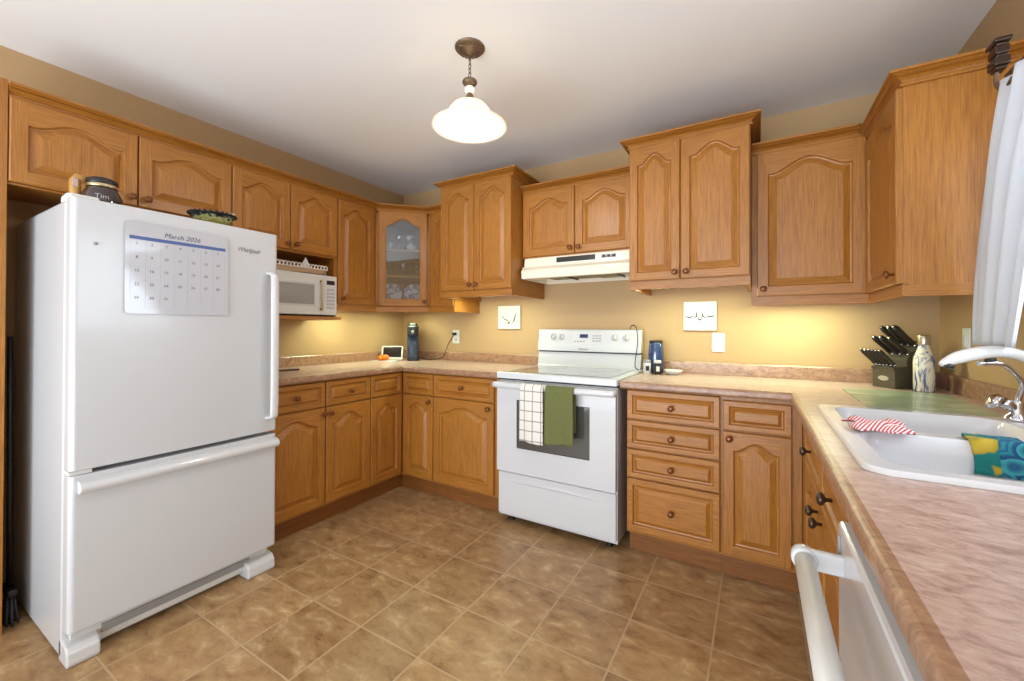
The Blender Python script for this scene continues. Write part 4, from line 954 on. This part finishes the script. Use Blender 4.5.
cord = smoothed([(.355, -.13, .925), (.40, -.10, .917), (.46, -.07, .918), (.515, -.05, .935), (.535, -.035, .98), (.565, -.032, 1.05), (.605, -.032, 1.105), (.628, -.022, 1.139)], 6)
pc = thing('power_cord', 'black cord from the coffee maker up to the left wall outlet', 'cord', (.628, -.012, 1.139))
MB().tube([tuple(Vector(p)-Vector((.628, -.012, 1.139))) for p in cord], .0032, 8).build('cable', BLACK, pc)
MB().box(-.020, .012, -.026, .0008, -.011, .011, bev=.003).build('plug', BLACK, pc)
ds = thing('smart_display', 'small white framed tablet display on the left corner of the worktop', 'display', (.150, -.278, .911), .52)
m = MB(); loft(m, [[(x, 0, z) for x, z in rrect(-.092, .092, .004, .122, .012)], [(x, -.010, z) for x, z in rrect(-.092, .092, .004, .122, .012)]], smooth=False)
m.bm.faces.new([v for v in m.bm.verts][:28][::-1]); o = m.build('frame', WPLAST, ds, rot=(-.2, 0, 0))
MB().box(-.078, .078, -.0115, -.0098, .026, .112).build('screen', GLASSBLK, ds, rot=(-.2, 0, 0))
MB().prism([(0, 0), (.07, 0), (.02, .09), (.012, .09)], 'yz', -.06, .06).build('stand', GREYP, ds)
cl = thing('clementine', 'peeled orange clementine on the left worktop in front of the display', 'fruit', (.142, -.366, .9175))
m = MB()
for k in range(9):
    a = 2*PI*k/9; Mx = Matrix.Translation((.022*math.cos(a), .022*math.sin(a), .024)) @ Matrix.Rotation(a, 4, 'Z') @ Matrix.Diagonal((1.25, .62, 1, 1))
    m.lathe([(.0001, -.024), (.014, -.018), (.021, 0), (.015, .017), (.0001, .024)], Mx, 10)
m.build('segments', mat('orange_fruit', lin(232, 130, 28), .5, var=.12, vscale=60), cl)
m = MB()
for k in range(6):
    a = 2*PI*k/6+.3; m.prism([(.026, -.014), (.052, -.002), (.026, .014)], 'xy', 0, .004); bmesh.ops.rotate(m.bm, verts=m.bm.verts[-6:] if False else [v for v in list(m.bm.verts)[-6:]], cent=(0, 0, 0), matrix=Matrix.Rotation(a, 3, 'Z'))
m.build('peel', mat('orange_peel', lin(226, 140, 50), .6), cl)
bpy.data.objects['clementine'].location.z = .9155
tag(MB().box(-.105, .105, -.07, .07, 0, .003, bev=.001).build('place_card', mat('pale_sheet', lin(206, 212, 218), .3), loc=(.175, -.385, .9108), rot=(0, 0, .5)), 'pale flat sheet under the clementine on the left worktop', 'mat')
tag(MB().box(-.006, .16, -.012, .012, 0, .010, bev=.003).build('utensil', mat('dark_wood', lin(70, 44, 34), .5), loc=(.226, -1.345, .9108), rot=(0, 0, 1.32)), 'thin dark utensil lying on the left worktop beside the refrigerator', 'utensil')

# ------------------------------------------------------------ things right of the stove
tb = thing('travel_mug', 'dark blue tapered tumbler with black lid behind two spice shakers', 'mug', (2.300, -.105, .911))
MB().lathe([(.042, 0), (.047, .004), (.050, .05), (.047, .12), (.042, .185), (.040, .190)], n=28).build('body', mat('deep_blue_gloss', lin(38, 62, 104), .12, coat=1), tb)
MB().lathe([(.0415, .189), (.042, .198), (.038, .204), (.0001, .205)], n=28).build('lid', DARK, tb)
for x, y, m_, lab in ((2.262, -.178, WPLAST, 'white spice shaker with dark label right of the stove'), (2.325, -.185, DARK, 'black spice shaker with pale label right of the stove')):
    s_ = thing('spice_shaker', lab, 'shaker', (x, y, .911), 0, 'spice shakers right of the stove')
    MB().lathe([(.022, 0), (.023, .002), (.023, .066), (.021, .070)], n=22).build('jar', m_, s_)
    MB().lathe([(.0225, .069), (.0225, .082), (.020, .086), (.0001, .086)], n=22).build('cap', GREYP if m_ is WPLAST else WPLAST, s_)
    MB().box(-.010, .010, -.0240, -.0205, .020, .050).build('label_patch', DARK if m_ is WPLAST else WPLAST, s_, rot=(0, 0, .3))
tag(MB().lathe([(.030, 0), (.034, .002), (.050, .018), (.056, .028), (.053, .028), (.044, .014), (.0001, .006)], n=28).build('dish', WPLAST, loc=(2.408, -.145, .911)), 'small shallow white dish on the worktop right of the spice shakers', 'dish')
cc = smoothed([(2.115, -.022, 1.165), (2.122, -.034, 1.200), (2.145, -.056, 1.212), (2.172, -.080, 1.190), (2.186, -.104, 1.12), (2.182, -.112, 1.05), (2.174, -.118, .985), (2.178, -.128, .94), (2.205, -.145, .928)], 6)
tag(MB().tube(cc, .0028, 8).build('probe_cable', BLACK), 'thin black cable looping over the right end of the stove control panel', 'cord')

# knife block
kbx = thing('knife_block', 'dark wooden knife block full of black-handled knives in the right corner', 'knife block', (3.372, -.185, .911), math.atan2(.54, .83)-PI/2)
# local: +y backwards, x across
KW = mat('block_dark_wood', lin(74, 66, 52), .45, var=.2, vscale=25)
m = MB(); m.prism([(0, 0), (.075, 0), (.075, .106), (-.008, .100), (-.004, .088), (0, .086)], 'yz', -.058, .058); m.prism([(.060, 0), (.185, 0), (.195, .03), (.150, .225), (.062, .140)], 'yz', -.055, .055)
m.build('block', KW, kbx, bevel=.003)
m = MB(); loft(m, [[(.027*math.cos(2*PI*k/20), 0, .012*math.sin(2*PI*k/20)) for k in range(20)], [(.026*math.cos(2*PI*k/20), -.002, .011*math.sin(2*PI*k/20)) for k in range(20)]], smooth=False)
m.build('emblem', mat('steel_badge', lin(200, 198, 186), .3, .6), kbx, loc=(0, 0, .045))
HND = mat('knife_handle', lin(46, 40, 34), .35); 
def knife(x, y, z, L_, r, lab, grp, tilt, n):
    d = Vector((0, -math.sin(tilt), math.cos(tilt)))
    Mk = kbx.matrix_basis
    k_ = thing('knife', lab, 'knife', (0, 0, 0), 0, grp); k_.matrix_world = Matrix.Translation(kbx.location) @ Matrix.Rotation(kbx.rotation_euler.z, 4, 'Z') @ Matrix.Translation((x, y, z)) @ Matrix.Rotation(tilt, 4, 'X')
    m = MB(); 
    P = [(-r*.0, 0, .008+L_*t) for t in (0, .1, .35, .6, .85, 1)]
    R = [[(r*.62*f*math.cos(q), r*f*math.sin(q)+g, zz) for q in [2*PI*i/10 for i in range(10)]] for (_, _, zz), f, g in zip(P, (.85, .95, .85, 1.0, 1.05, .7), (0, 0, 0, 0, -.001, -.002))]
    loft(m, R); m.bm.faces.new([v for v in m.bm.verts][:10][::-1]); m.build('handle', HND, k_)
    MB().lathe([(.0001, 0), (r*.75, 0), (r*.75, .009), (.0001, .009)], n=12).build('bolster', CHROME, k_)
    MB().lathe([(.0001, 0), (r*.55, 0), (r*.5, .003), (.0001, .003)], Matrix.Translation((0, -.002, .008+L_)), n=12).build('butt_cap', CHROME, k_)
names = ('first', 'second', 'third', 'fourth', 'fifth', 'sixth')
kbx_rot = kbx.rotation_euler.z
for i in range(6):
    knife(-.048+i*.0192, .012+.008*0, .1065, .100, .0095, names[i] + ' steak knife from the left in the front row of the knife block', 'steak knives in the front row', .80, i)
big = [(-.038, .084, .160, .11, .0125, 'large knife at the left of the lower back row in the knife block'), (.0, .084, .160, .11, .0125, 'large knife in the middle of the lower back row in the knife block'), (.038, .084, .160, .105, .012, 'large knife at the right of the lower back row in the knife block'),
       (-.030, .122, .203, .115, .0125, 'left large knife in the topmost row of the knife block'), (.004, .122, .203, .115, .012, 'middle large knife in the topmost row of the knife block'), (.036, .122, .203, .12, .013, 'rightmost large handle in the topmost row of the knife block')]
for i, (x, y, z, L_, r, lab) in enumerate(big): knife(x, y, z, L_*1.1, r*1.12, lab, 'large knives at the back', .85, i)

# marbled water bottle
def marble():
    m = bpy.data.materials.new('marbled_bottle'); m.use_nodes = True; nt = m.node_tree; N, L = nt.nodes, nt.links; bs = N['Principled BSDF']; bs.inputs['Roughness'].default_value = .2
    tc = N.new('ShaderNodeTexCoord'); mp = N.new('ShaderNodeMapping'); mp.inputs['Scale'].default_value = (1, 1, .28); L.new(tc.outputs['Object'], mp.inputs[0])
    n = N.new('ShaderNodeTexNoise'); n.inputs['Scale'].default_value = 42; n.inputs['Detail'].default_value = 3; n.inputs['Distortion'].default_value = 1.2; L.new(mp.outputs[0], n.inputs['Vector'])
    r = ramp(nt, n.outputs['Fac'], [(.34, lin(60, 72, 120)), (.42, lin(140, 150, 176)), (.48, lin(226, 222, 208)), (.60, lin(232, 226, 208)), (.68, lin(150, 156, 160))]); L.new(r.outputs[0], bs.inputs['Base Color']); return m
wb = thing('water_bottle', 'white and blue marbled water bottle with steel cap beside the knife block', 'bottle', (3.496, -.262, .911))
MB().lathe([(.033, 0), (.036, .003), (.0365, .13), (.034, .155), (.024, .185), (.0195, .200), (.0185, .212)], n=32).build('flask', marble(), wb)
MB().lathe([(.0215, .211), (.022, .214), (.022, .250), (.020, .255), (.0001, .256)], n=28).build('cap', mat('brushed_steel', lin(190, 178, 158), .3, .9), wb)

# ------------------------------------------------------------ curtain
cr = thing('curtain_rod', 'dark bronze curtain rod with square ornate finial above the sink window', 'curtain rod', (3.445, -1.090, 1.975))
m = MB()
for z0, z1, hx, hy in ((-.044, -.034, .012, .020), (-.034, -.010, .016, .026), (-.010, -.002, .012, .021), (-.002, .022, .015, .024), (.022, .030, .012, .022), (.030, .042, .018, .031)): m.box(-hx, hx, -hy, hy, z0, z1, bev=.0035)
for a in (-.012, .0, .012): m.lathe([(.0001, -.004), (.006, 0), (.005, .003), (.0001, .005)], Matrix.Translation((-.015, a, -.020+a*.3)) @ Matrix.Rotation(-PI/2, 4, 'Y'), 10)
m.build('finial', mat('dark_bronze', lin(70, 54, 46), .35, .7, bump=.4, bscale=60, var=.3, vscale=60), cr)
MB().tube(smoothed([(-.004, 0, -.045), (-.006, 0, -.072), (-.004, -.012, -.096), (0, -.035, -.112), (.0, -.075, -.100)], 5), .0055, 10).build('hook', BRONZE, cr)
MB().tube([(.010, -.02, -.07), (.010, -.75, -.07)], .007, 12).build('rod', BRONZE, cr)
MB().tube([(.010, -.10, -.07), (.174, -.10, -.07)], .007, 10).build('wall_bracket', BRONZE, cr)
m = bpy.data.materials.new('sheer_curtain'); m.use_nodes = True; nt = m.node_tree
bs = nt.nodes['Principled BSDF']; bs.inputs['Base Color'].default_value = lin(212, 214, 219); bs.inputs['Roughness'].default_value = .9
tr = nt.nodes.new('ShaderNodeBsdfTranslucent'); tr.inputs[0].default_value = lin(236, 238, 242); mx = nt.nodes.new('ShaderNodeMixShader'); mx.inputs[0].default_value = .28
nt.links.new(bs.outputs[0], mx.inputs[1]); nt.links.new(tr.outputs[0], mx.inputs[2]); nt.links.new(mx.outputs[0], nt.nodes['Material Output'].inputs[0]); SHEER = m
def curt(u, v):
    z = 1.142+(1.885-1.142)*v
    yl = -.888-.062*v-.135*v**2.6; yr = -1.165-.25*v-.12*v*v
    y = yl+(yr-yl)*u
    amp = .007+.008*v
    z -= .10*u*v**2
    return (3.452-.010*v+amp*math.sin(u*30+1.2*v)+.006*math.sin(u*11), y+.003*math.sin(v*9+u*4), z+.012*u*math.sin(v)+(0.0+.03*v**8*math.sin(u*PI)))
tag(sheet(curt, 90, 40, .0012).build('curtain', SHEER), 'white sheer curtain hanging beside the right wall cabinet over the sink window', 'curtain')
